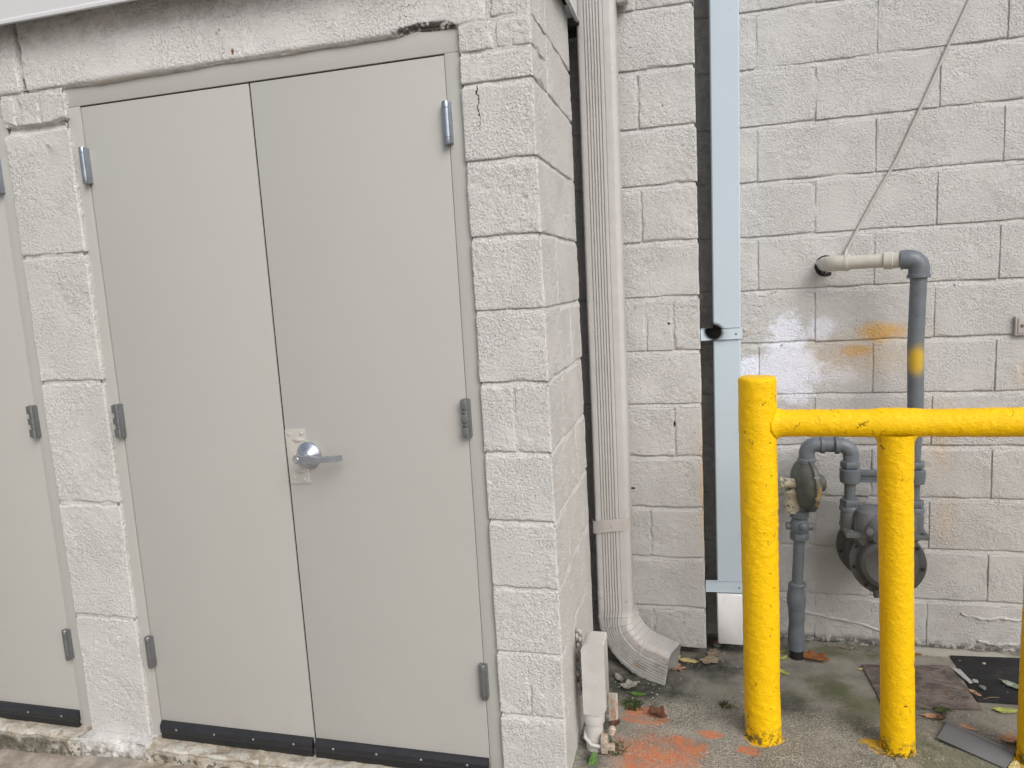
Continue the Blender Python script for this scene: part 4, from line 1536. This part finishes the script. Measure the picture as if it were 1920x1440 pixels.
    # unions, swivels and nuts at both connections
    for x, nm in ((xm - .004, 'inlet_union'), (xg + .0, 'outlet_union')):
        b = MB()
        nut(b, x, .171, .034, .024)
        b.lathe((x, y, .122), (0, 0, 1), [(-.022, .026), (-.018, .034), (-.002, .036), (.030, .036), (.034, .030)], 24)
        b.lathe((x, y, .07), (0, 0, 1), [(-.05, .0195), (.04, .0195)], 18)
        nut(b, x, .028, .034, .026)
        b.lathe((x, y, .006), (0, 0, 1), [(-.012, .030), (-.008, .036), (.004, .036), (.010, .031)], 24)
        b.build(nm, M_GAS, T)
    b = MB(); b.box(xm + .028, xg - .028, .815, .842, .131, .148, .003); b.box(xm + .028, xg - .028, .822, .836, .112, .133, .002); b.box(xm + .028, xg - .028, .816, .842, .106, .113, .002)
    b.build('meter_bar', M_GAS, T)
    # gas main going up and left to the wall
    b = MB(); b.tube([(xg, y, .17), (xg + .0, y, .34), (1.139, .83, .6), (1.1445, .83, .852)], [.0185, .0262, .0265, .0265], 22)
    b.build('gas_pipe', M_GAS, T)
    b = MB()
    P = [(1.1445, .83, .838), (1.1445, .83, .862)] + arc((1.1445 - .034, .83, .862), 0, PI / 2, .034, 8, (1, 0, 0), (0, 0, 1))[1:] + [(1.088, .836, .896)]
    b.tube(P, .0335, 22)
    b.lathe((1.1445, .83, .836), (0, 0, 1), [(-.006, .030), (-.003, .0375), (.007, .0375), (.010, .033)], 22)
    b.build('elbow', M_GAS, T)
    b = MB(); b.tube([(.93, .888, .897), (1.09, .838, .8965)], .0240, 20)
    b.lathe((1.052, .849, .8965), (.955, -.297, 0), [(-.014, .026), (-.012, .0305), (.014, .0305), (.016, .028), (.036, .028)], 20)
    b.build('white_pipe', M_WPIPE, T)
    b = MB()
    P = [(.870, 1.01, .897), (.872, .945, .897)] + [(.876, .922, .897), (.885, .906, .897), (.900, .896, .897), (.920, .890, .897), (.938, .885, .897)]
    b.tube(P, [.027, .0275, .0278, .0278, .0278, .0275, .0275], 20)
    b.lathe((.920, .891, .897), (.955, -.297, 0), [(0, .028), (.002, .0305), (.012, .0305), (.014, .026)], 20)
    b.build('elbow', M_WPIPE, T)
    b = MB(); b.lathe((.874, .9985, .890), (0, 1, 0), [(0, .040), (.004, .040)], 20)
    b.build('wall_hole', M_RUBBER, T)
    # ---- the meter
    ym = .80
    b = MB()
    # top casting: shoulders rising to the two turrets
    def sect(z, hx, y0, y1, c=.012):
        x0, x1 = 1.040 - hx, 1.040 + hx
        return [(x0 + c, y0, z), (x1 - c, y0, z), (x1, y0 + c, z), (x1, y1 - c, z), (x1 - c, y1, z), (x0 + c, y1, z), (x0, y1 - c, z), (x0, y0 + c, z)]
    secs = [sect(-.160, .062, .775, .862), sect(-.128, .078, .765, .868), sect(-.082, .112, .752, .874), sect(-.0815, .104, .760, .870), sect(-.010, .100, .768, .864), sect(.006, .094, .774, .858, .02), sect(.016, .078, .79, .845, .02)]
    b.box(.905, 1.175, .742, .882, -.0800, -.0615, .004)
    for bx in (.921, 1.159):
        b.lathe((bx, .757, -.062), (0, 0, 1), [(0, .0095), (.006, .0095), (.0065, .005)], 6)
    vs = [v for s in secs for v in s]
    n = 8
    fs = [(i * n + k, i * n + (k + 1) % n, (i + 1) * n + (k + 1) % n, (i + 1) * n + k) for i in range(len(secs) - 1) for k in range(n)]
    fs += [tuple(range(n - 1, -1, -1)), tuple((len(secs) - 1) * n + k for k in range(n))]
    b.add(vs, fs)
    for x in (xm - .004, xg):
        b.lathe((x, y - .005, -.08), (0, 0, 1), [(0, .030), (.012, .033), (.060, .033), (.075, .031), (.085, .027)], 22)
    # bulged front of the valve chamber
    for x in (.985, 1.095):
        b.lathe((x, .790, -.062), (0, 0, 1), [(0, .047), (.050, .046), (.072, .040), (.084, .024), (.088, .006)], 22)
    meter = b.build('meter_body', M_METER, T, angle=28)
    b = MB(); b.lathe((1.02, .745, -.052), (.25, -1, -.45), [(-.03, .050), (.0, .050), (.014, .046), (.022, .038), (.024, .010)], 26)
    b.lathe((.976, .728, -.045), (0, -1, 0), [(0, .014), (.016, .013), (.018, .008)], 12)
    b.build('index_cover', M_METER, meter, angle=30)
    # diaphragm cases: rear one a little left, front one with its raised pan
    def case(cx, cyy, cz, R, axis, par):
        a = Vector(axis).normalized()
        q = MB()
        q.lathe((cx, cyy, cz), a, [(-.055, R * .80), (-.020, R * .84), (-.012, R * .86), (-.010, R), (.004, R), (.006, R * .97), (.007, R * .80), (.030, R * .745), (.037, R * .70), (.041, R * .60), (.042, R * .57), (.0405, R * .55), (.0405, .01)], 52)
        o = q.build('diaphragm_case', M_DARK, par, angle=32)
        u = a.cross(Vector((0, 0, 1))).normalized(); w = a.cross(u)
        for k in range(9):
            an = 2 * PI * k / 9 + .22
            p = Vector((cx, cyy, cz)) + (u * math.cos(an) + w * math.sin(an)) * R * .90 + a * .004
            s = MB(); s.lathe(p, a, [(0, .0068), (.005, .0068), (.0052, .003)], 10)
            s.build('bolt', M_BOLT, par)
        return o
    case(1.045, .765, -.172, .124, (-.12, -1, .04), meter)
    case(1.022, .885, -.160, .124, (-.12, -1, .04), meter)
    b = MB(); b.box(1.00, 1.05, .750, .774, -.305, -.272, .006)
    b.lathe((1.012, .751, -.292), (0, -1, 0), [(0, .008), (.006, .008), (.0065, .003)], 10)
    b.build('case_foot', M_DARK, meter)
gas()


# ================================================================== small fixed things
def fixed():
    # cable clipped up the wall
    b = MB()
    P = [(.933, .955, .905), (.936, .975, .925), (.945, .9935, .945), (1.0, .9945, 1.055), (1.052, .9945, 1.155), (1.108, .9945, 1.254), (1.18, .9945, 1.42), (1.255, .9945, 1.60), (1.328, .9945, 1.768), (1.42, .9945, 1.98), (1.62, .9945, 2.44)]
    Q = []
    for i in range(len(P) - 1):
        for k in range(6):
            t = k / 6; Q.append([P[i][j] * (1 - t) + P[i + 1][j] * t for j in range(3)])
    Q.append(P[-1])
    b.tube(Q, .0052, 10)
    o = b.build('cable', M_CABLE, None, origin=(1.108, .9945, 1.254))
    tag(o, 'thin painted cable running diagonally up the block wall from the white pipe', 'cable')
    # cover plate at the right edge
    T = thing('wall_box_cover', 'small beige cover plate with one screw on the block wall right of the gas pipe', 'cover plate', (1.54, .99, .642))
    b = MB(); b.box(1.499, 1.585, .984, .998, .606, .676, .004); b.box(1.507, 1.577, .981, .9838, .613, .669, .002)
    b.build('plate', M_STRAP, T)
    b = MB(); b.lathe((1.520, .981, .641), (0, -1, 0), [(0, .006), (.002, .006), (.003, .003)], 12)
    b.build('screw', M_RUST, T)
    # conduit body against the side of the pier
    T = thing('conduit_box', 'beige painted conduit body with stub pipe at the foot of the pier side', 'conduit', (.055, .175, G))
    cx, cy = .063, .185
    b = MB()
    # body with rounded back top
    out = [(-.033, -.475), (-.033, -.262)]
    for i in range(9):
        a = PI - PI / 2 * i / 8
        out.append((-.033 + .028 + .028 * math.cos(a), -.262 + .028 * math.sin(a)))
    out += [(.036, -.234), (.040, -.238), (.040, -.452), (.030, -.470), (.012, -.478)]
    b.prism(out, Matrix(((1, 0, 0, cx), (0, 0, -1, cy + .045), (0, 1, 0, 0), (0, 0, 0, 1))), .082, .006)
    b.build('body', M_PVC, T, angle=35)
    b = MB(); b.lathe((cx - .006, cy, -.64), (0, 0, 1), [(0, .0285), (.120, .0285), (.124, .034), (.128, .035), (.150, .035), (.172, .031), (.178, .028)], 24)
    b.build('stub_pipe', M_PVC, T, angle=35)
    b = MB(); b.prism([(-.015, -.054), (.015, -.040), (.016, .048), (-.013, .040)], Matrix(((.92, 0, -.39, cx + .060), (-.39, 0, -.92, cy - .010), (0, 1, 0, -.452), (0, 0, 0, 1))), .010, .003)
    t = NT('stained_cover_plate')
    cc = soft_tint(t, (0.46, 0.44, 0.40, 1), 0.06, 30)
    sv = t.vmath('MULTIPLY', t.pos, (1, 1, .35))
    cc = t.mix(t.math('MULTIPLY', t.ramp(t.noise(95, 4, .7, vec=sv), .50, .58), .85), cc, (0.48, 0.21, 0.07, 1))
    b.build('cover_plate', t.fin(cc, .5), T)
    b = MB(); b.tube([(cx - .036, cy + .012, -.555), (cx - .034, cy - .02, -.567), (cx - .012, cy - .036, -.579), (cx + .016, cy - .034, -.583), (cx + .028, cy - .024, -.577)], .0062, 10)
    b.build('ground_wire', M_PVC, T)
    b = MB(); b.box(cx + .018, cx + .040, cy - .045, cy - .018, -.600, -.545, .004); b.box(cx + .024, cx + .062, cy - .044, cy - .026, -.588, -.570, .003)
    b.lathe((cx + .050, cy - .02, -.545), (.3, .2, 1), [(0, .010), (.02, .012), (.026, .006)], 8)
    b.build('ground_clamp', M_CLAMP, T)
    # lumpy caulk and orange foam where it enters the wall
    rr = random.Random(9)
    b = MB()
    for i in range(46):
        z = -.232 - .0048 * i + rr.uniform(-.004, .004)
        b.lathe((.003 + .016 * rr.random(), .232 + rr.uniform(-.012, .012), z), (rr.uniform(-.7, .7), rr.uniform(-.7, .7), 1), [(-.011, .002), (-.007, .005), (0, .007), (.007, .005), (.011, .002)], 8)
    b.build('caulk', M_CAULK, T, angle=None)
    b = MB()
    for i in range(7):
        z = -.30 - .019 * i
        b.lathe((.004, .252 + rr.uniform(-.008, .008), z), (rr.uniform(-.3, .3), rr.uniform(-.3, .3), 1), [(-.016, .003), (-.010, .010), (0, .013), (.010, .010), (.016, .003)], 9)
    b.build('foam', M_FOAM, T, angle=None)
fixed()


# ================================================================== loose things on the pavement
def slab(name, pts, z, th, mat, label, cat, lift=None):
    c = Vector((sum(p[0] for p in pts) / len(pts), sum(p[1] for p in pts) / len(pts), z))
    b = MB(); b.prism([(p[0] - c.x, p[1] - c.y) for p in pts], Matrix.Identity(4), th, .0008)
    me = bpy.data.meshes.new(name); me.from_pydata(b.v, [], b.f); finish_mesh(me, mat, True, 30)
    o = link(name, me, None, c)
    if lift: o.rotation_euler = lift
    return tag(o, label, cat)


def loose():
    z = G + .003
    slab('slate_tile', [(.978, .828), (.992, .548), (1.299, .594), (1.285, .866)], z, .005, M_SLATE, 'square brown slate patterned floor tile lying behind the middle yellow post', 'tile', (.004, -.003, 0))
    slab('black_tile', [(1.302, .640), (1.312, .948), (1.62, .970), (1.615, .655)], z - .001, .004, M_BLACK, 'black square tile lying face down between brown tile and right post', 'tile', (-.002, .002, 0))
    # grey vinyl strip, an L-shaped cove base lying on its face
    b = MB()
    a = Vector((1.109, .398, 0)); bb = Vector((1.171, .500, 0)); cc = Vector((1.318, .374, 0)); dd = Vector((1.258, .285, 0))
    cen = (a + bb + cc + dd) / 4
    b.prism([((p - cen).x, (p - cen).y) for p in (a, dd, cc, bb)], Matrix.Identity(4), .0035, .0006)
    e = (cc - bb).normalized(); nrm = Vector((-e.y, e.x, 0))
    o1 = bb - cen; o2 = cc - cen
    sec = [(0, .003), (-.006, .0055), (-.016, .0068), (-.018, .0036)]
    vs = []
    for p in (o1, o2):
        for d, h in sec: vs.append((p.x + nrm.x * d, p.y + nrm.y * d, h))
    b.add(vs, [(i, i + 1, 5 + i, 4 + i) for i in range(3)])
    me = bpy.data.meshes.new('vinyl_strip'); me.from_pydata(b.v, [], b.f); finish_mesh(me, M_VINYL, True, 30)
    o = link('vinyl_strip', me, None, Vector((cen.x, cen.y, G + .006)))
    o.rotation_euler = (.02, .03, 0)
    tag(o, 'grey vinyl wall base strip lying on the concrete before the right yellow post', 'vinyl strip')
    # white chips and stones on the black tile
    def stone(x, y, r, mat, label, group=None, seed=0, zz=G + .006):
        rr = random.Random(seed)
        bm = bmesh.new(); bmesh.ops.create_icosphere(bm, subdivisions=2, radius=r)
        for v in bm.verts:
            v.co *= 1 + rr.uniform(-.18, .18); v.co.z *= .45
        me = bpy.data.meshes.new('stone'); bm.to_mesh(me); bm.free(); finish_mesh(me, mat, True, 25)
        o = link('stone', me, None, (x, y, zz + r * .3)); o.rotation_euler = (rr.uniform(-.2, .2), rr.uniform(-.2, .2), rr.uniform(0, 6))
        tag(o, label, 'stone', group)
    stone(1.337, .765, .011, M_STONE, 'pale stone chip on the black tile, nearest its left edge', 'stone chips on the black tile', 1)
    stone(1.345, .725, .0125, M_PEBBLE, 'dark grey stone chip on the black tile, nearest the brown tile corner', 'stone chips on the black tile', 2)
    stone(1.440, .765, .0105, M_STONE, 'white elongated stone chip near the middle of the black tile', 'stone chips on the black tile', 3)
    stone(1.318, .775, .006, M_STONE, 'tiny pale stone chip at the black tile edge, smallest of them', 'stone chips on the black tile', 4)
    stone(1.41, .90, .006, M_CLAMP, 'tiny tan crumb near the back edge of the black tile', 'stone chips on the black tile', 5)
    stone(.452, .905, .016, M_PEBBLE, 'dark rounded pebble in the recess below the blue downspout', None, 6, G)
    slab('plastic_scrap', [(1.285, .845), (1.312, .84), (1.325, .75), (1.312, .745)], G + .009, .002, M_STONE, 'pale plastic scrap wedged between the brown and black tiles', 'scrap')
    slab('black_stick', [(1.00, .590), (1.083, .556), (1.080, .549), (1.0, .580)], G + .004, .004, M_RUBBER, 'short black stick lying in front of the brown tile', 'stick')

    # ---- leaves
    mats = {
        'yellow': mat_leaf('yellow_leaf', (0.50, 0.40, 0.16), (0.58, 0.49, 0.24)),
        'lime': mat_leaf('lime_leaf', (0.30, 0.36, 0.08), (0.42, 0.46, 0.14)),
        'green': mat_leaf('green_leaf', (0.05, 0.11, 0.022), (0.09, 0.17, 0.04)),
        'tan': mat_leaf('tan_leaf', (0.23, 0.18, 0.13), (0.33, 0.27, 0.20)),
        'rust': mat_leaf('rust_leaf', (0.20, 0.075, 0.025), (0.30, 0.125, 0.05)),
        'brown': mat_leaf('brown_leaf', (0.075, 0.032, 0.018), (0.13, 0.06, 0.035)),
        'pink': mat_leaf('pinkish_leaf', (0.34, 0.17, 0.10), (0.45, 0.27, 0.18)),
        'grey': mat_leaf('grey_leaf', (0.17, 0.16, 0.14), (0.26, 0.25, 0.22)),
        'pale': mat_leaf('pale_green_leaf', (0.17, 0.22, 0.15), (0.26, 0.30, 0.22)),
    }
    def outline(kind, n=64, seed=0):
        rr = random.Random(seed)
        pts = []
        for i in range(n):
            a = 2 * PI * i / n
            if kind == 'oval':
                x = math.cos(a); y = .42 * math.sin(a) * (1 - .18 * math.cos(a))
            elif kind == 'oak':
                lob = .62 + .38 * abs(math.cos(3.5 * a)) ** .7
                x = math.cos(a) * lob; y = .62 * math.sin(a) * lob
            elif kind == 'star':
                lob = .42 + .58 * abs(math.cos(2.5 * a)) ** 2.0
                x = math.cos(a) * lob; y = .9 * math.sin(a) * lob
            else:
                lob = .82 + .14 * math.cos(5 * a) + .05 * rr.uniform(-1, 1)
                x = math.cos(a) * lob; y = .72 * math.sin(a) * lob
            pts.append((x, y))
        return pts
    def leaf(x, y, kind, col, size, rot, label, curl=.12, bend=.1, zz=0.003, tilt=(0, 0), seed=0):
        ol = outline(kind, 64, seed)
        rr = random.Random(seed + 100)
        vs = [(0, 0, 0)]; fs = []
        rings = 6
        ph = rr.uniform(0, 6)
        def hgt(u, w):
            return size * (curl * w * w * 2.2 + bend * u * u + .03 * math.sin(5 * u + ph) * math.cos(4 * w + ph) + .02 * math.sin(11 * u + 9 * w))
        for r in range(1, rings + 1):
            f = r / rings
            for (u, w) in ol:
                vs.append((u * f * size, w * f * size, hgt(u * f, w * f)))
        n = len(ol)
        for k in range(n): fs.append((0, 1 + k, 1 + (k + 1) % n))
        for r in range(rings - 1):
            for k in range(n):
                k2 = (k + 1) % n
                fs.append((1 + r * n + k, 1 + (r + 1) * n + k, 1 + (r + 1) * n + k2, 1 + r * n + k2))
        b = MB(); b.add(vs, fs)
        # stalk
        b.tube([(-size * .95, 0, hgt(-.95, 0) + .0004), (-size * 1.2, size * .04, hgt(-.95, 0)), (-size * 1.42, size * .1, hgt(-.95, 0) - .001)], [.0009, .0008, .0005], 6)
        me = bpy.data.meshes.new('leaf'); me.from_pydata(b.v, [], b.f); finish_mesh(me, mats[col], True, None)
        zmin = min(v[2] for v in b.v)
        o = link('leaf', me, None, (x, y, G + zz - zmin))
        o.rotation_euler = (tilt[0], tilt[1], math.radians(rot))
        s = o.modifiers.new('thick', 'SOLIDIFY'); s.thickness = .0006
        tag(o, label, 'leaf', 'fallen leaves on the concrete')
    leaf(.300, .775, 'oval', 'lime', .024, 60, 'small yellow green leaf right at the mouth of the beige downspout', .2, .2)
    leaf(.345, .765, 'oval', 'yellow', .036, -8, 'pale yellow oval leaf on the ground beside the beige downspout mouth', .12, .05)
    leaf(.425, .778, 'torn', 'tan', .046, 30, 'large tan leaf lying below the corner of the pilaster', .1, .1, seed=3)
    leaf(.440, .838, 'oak', 'tan', .042, 75, 'narrow tan lobed leaf behind the large tan one at pilaster corner', .1, .1, seed=4)
    leaf(.305, .705, 'star', 'pink', .032, 10, 'small tan star shaped leaf in front of the yellow oval leaf', .1, .1, seed=5)
    leaf(.815, .852, 'oak', 'rust', .058, -12, 'rust brown oak leaf beside the gas riser foot', .25, .12, zz=.006, seed=6)
    leaf(.700, .892, 'oval', 'lime', .022, 20, 'small green leaf by the wall between post and gas riser', .1, .1)
    leaf(.702, .842, 'oval', 'lime', .024, 50, 'yellow green leaf left of the gas riser foot', .1, .2)
    leaf(.690, .735, 'oval', 'lime', .026, -40, 'bright yellow green leaf peeking from behind the left yellow post', .15, .15)
    leaf(.243, .392, 'torn', 'brown', .040, -20, 'curled dark brown leaf on the orange paint mark', .55, .15, zz=.004, seed=8)
    leaf(.135, .545, 'torn', 'grey', .040, 40, 'grey crumpled leaf in the shade under the beige downspout', .3, .3, zz=.006, seed=9)
    leaf(.090, .600, 'oval', 'grey', .030, 120, 'dull grey leaf deepest under the beige downspout', .3, .2, seed=10)
    leaf(.170, .505, 'oval', 'green', .028, 5, 'dark green leaf on the ground below the beige downspout bend', .15, .15)
    leaf(.060, .105, 'oval', 'green', .030, 80, 'upright bright green leaf at the foot of the stub pipe', .15, .25, zz=.006, tilt=(.2, -.7))
    leaf(1.372, .600, 'oval', 'lime', .036, 5, 'yellow green oval leaf in front of the black tile', .12, .12)
    leaf(1.455, .750, 'oval', 'pale', .040, -35, 'pale green leaf on the black tile beside the right post', .2, .2, zz=.008)
    leaf(1.322, .425, 'torn', 'pink', .036, 20, 'pinkish brown curled leaf at the foot of the right yellow post', .4, .3, zz=.006, seed=12)
    leaf(1.345, .395, 'torn', 'brown', .034, 110, 'dark brown leaf between vinyl strip and right yellow post', .3, .3, seed=13)
    leaf(1.222, .482, 'oval', 'pink', .026, -25, 'pinkish tan leaf behind the grey vinyl strip', .2, .1)
    leaf(1.285, .298, 'oval', 'yellow', .032, 60, 'yellow leaf poking from under the end of the vinyl strip', .1, .2)
    leaf(1.133, .522, 'oval', 'pink', .030, 5, 'tan curled leaf before the front edge of the brown tile', .5, .2, zz=.004)
    leaf(1.155, .512, 'torn', 'brown', .020, 40, 'small crumpled brown leaf behind the vinyl strip tip', .6, .5, zz=.006, seed=14)
    leaf(.972, .802, 'oval', 'yellow', .014, 30, 'tiny yellow leaf at the back left corner of the brown tile', .1, .2)
    leaf(1.312, .690, 'oval', 'pink', .022, -55, 'small orange leaf under the right edge of the brown tile', .15, .1, zz=.006)
    leaf(.110, .300, 'torn', 'brown', .026, 70, 'dark red brown crumpled leaf beside the conduit cover plate', .7, .5, zz=.010, seed=15)
    leaf(.905, .962, 'oval', 'grey', .030, -8, 'thin grey leaf against the wall right of the gas riser', .05, .05)
    leaf(1.200, .945, 'oval', 'rust', .016, 0, 'tiny brown leaf by the wall above the brown tile', .1, .1)
    leaf(.455, .93, 'torn', 'rust', .020, 90, 'small brown leaf in the dark recess below the blue downspout', .2, .2, seed=17)
    # dead green sprig by the tile
    T = thing('leaf_sprig', 'curled dark green sprig standing at the front edge of the brown tile', 'sprig', (1.172, .556, G))
    b = MB(); rr = random.Random(4)
    for i in range(7):
        a = rr.uniform(0, 6.28); L = rr.uniform(.02, .035); w = .008
        p0 = Vector((1.172, .556, G + .002)); d = Vector((math.cos(a) * .5, math.sin(a) * .5, 1)).normalized()
        s = d.cross(Vector((0, 0, 1))).normalized()
        vs = []
        for k in range(6):
            t = k / 5; ww = w * math.sin(PI * (t * .85 + .1))
            c = p0 + d * L * t + Vector((math.cos(a), math.sin(a), -.6)) * (.02 * t * t)
            vs += [c - s * ww, c + s * ww + Vector((0, 0, .002))]
        b.add(vs, [(2 * k, 2 * k + 1, 2 * k + 3, 2 * k + 2) for k in range(5)])
    b.build('sprig_leaf', M_WEED, T)
    # weeds and moss tufts
    def weed(x, y, r, n, hgt, label, seed):
        rr = random.Random(seed); b = MB()
        for i in range(n):
            a = rr.uniform(0, 6.28); q = r * math.sqrt(rr.random())
            p = Vector((x + q * math.cos(a), y + q * math.sin(a), G - .001))
            d = Vector((rr.uniform(-1, 1), rr.uniform(-1, 1), rr.uniform(.4, 1.4))).normalized()
            L = hgt * rr.uniform(.4, 1.1); s = d.cross(Vector((rr.uniform(-1, 1), rr.uniform(-1, 1), .3))).normalized() * .0014
            m = p + d * L * .55; e = p + d * L + Vector((d.x, d.y, -.4)) * L * .35
            b.add([p - s, p + s, m + s, m - s, e], [(0, 1, 2, 3), (3, 2, 4)])
        o = b.build('weed_tuft', M_WEED, None, origin=(x, y, G))
        tag(o, label, 'weed', 'weeds growing from the concrete')
    weed(.155, .435, .034, 130, .032, 'green moss tuft between the conduit and the beige downspout', 1)
    weed(.472, .487, .020, 60, .020, 'dark little weed tuft on bare concrete left of the left yellow post', 2)
    weed(.115, .185, .040, 120, .026, 'grassy weed tuft around the ground clamp at the stub pipe', 3)
    weed(.945, .300, .022, 26, .012, 'thin moss tuft left of the middle yellow post foot', 4)
    weed(1.34, .705, .008, 12, .016, 'tiny bright green sprout at the edge of the black tile', 5)
    # twigs
    def twig(p, r, label):
        b = MB(); b.tube(p, r, 6)
        c = p[len(p) // 2]
        o = b.build('twig', M_TWIG, None, origin=(c[0], c[1], G))
        tag(o, label, 'twig', 'twigs on the concrete')
    g = G + .003
    twig([(.905, .330, g), (.935, .297, g + .003), (.965, .283, g)], .0013, 'thin tan pine needle left of the middle post foot')
    twig([(.958, .292, g), (.960, .26, g + .003), (.975, .225, g)], .0013, 'thin upright tan pine needle before the middle post')
    twig([(.463, .462, g), (.472, .475, g + .003), (.486, .492, g + .002)], .002, 'short dark twig in the weed tuft left of the left post')
    twig([(.482, .490, g + .004), (.50, .482, g + .004), (.520, .470, g)], .0022, 'short pale twig beside the little weed tuft')
    twig([(.245, .360, g), (.285, .352, g + .002), (.325, .354, g)], .0009, 'hair thin twig by the curled brown leaf')
    twig([(1.03, .520, g), (1.08, .507, g + .002), (1.14, .520, g)], .0011, 'thin dark twig between the middle post and vinyl strip')
    twig([(1.325, .655, g + .003), (1.35, .667, g + .005), (1.378, .672, g + .004)], .0012, 'thin tan twig on the front edge of the black tile')
    twig([(.875, .975, g), (.92, .955, g + .004), (.965, .947, g)], .0022, 'grey twig at the wall foot right of the gas riser')


    # grit, mortar crumbs and leaf bits packed along the wall foot and the post bases
    def grit(name, mat, spots, n, r0, r1, seed, flat=.6):
        rr = random.Random(seed); b = MB()
        for i in range(n):
            cx, cy, sx, sy = spots[rr.randrange(len(spots))]
            x = cx + rr.gauss(0, sx); y = min(.992, cy + rr.gauss(0, sy))
            if x < .42 and y > .79: continue
            r = r0 + (r1 - r0) * rr.random() ** 3
            vs = []
            for d in ((1, 0, 0), (-1, 0, 0), (0, 1, 0), (0, -1, 0), (0, 0, 1), (0, 0, -1)):
                k = r * rr.uniform(.6, 1.2)
                vs.append((d[0] * k, d[1] * k, d[2] * k * flat))
            M = Matrix.Translation((x, y, G + r * flat * .5)) @ Matrix.Rotation(rr.uniform(0, 6.3), 4, 'Z') @ Matrix.Rotation(rr.uniform(-.4, .4), 4, 'X')
            b.add(vs, [(0, 2, 4), (2, 1, 4), (1, 3, 4), (3, 0, 4), (2, 0, 5), (1, 2, 5), (3, 1, 5), (0, 3, 5)], M)
        o = b.build(name, mat, None, smooth=False, origin=(.8, .8, G))
        o['kind'] = 'stuff'
        return o
    spots = [(.75, .975, .15, .012), (1.05, .975, .15, .012), (1.35, .965, .15, .015), (.46, .94, .03, .03), (.40, .79, .06, .03),
             (.58, .29, .06, .05), (.98, .29, .07, .05), (.15, .45, .10, .12), (.12, .22, .05, .08), (1.2, .55, .12, .06), (.3, .62, .2, .1), (.6, .3, .5, .3)]
    tag(grit('pale_grit', M_STONE, spots, 520, .0012, .0050, 21), 'pale grit and mortar crumbs scattered on the concrete along the wall', 'grit')
    tag(grit('dark_grit', M_PEBBLE, spots, 620, .0012, .0045, 22), 'dark grit scattered on the concrete along the wall and posts', 'grit')
    tag(grit('leaf_crumbs', M_TWIG, spots, 420, .0015, .0065, 23, .18), 'dry brown leaf crumbs scattered along the wall foot', 'leaf crumbs')
loose()
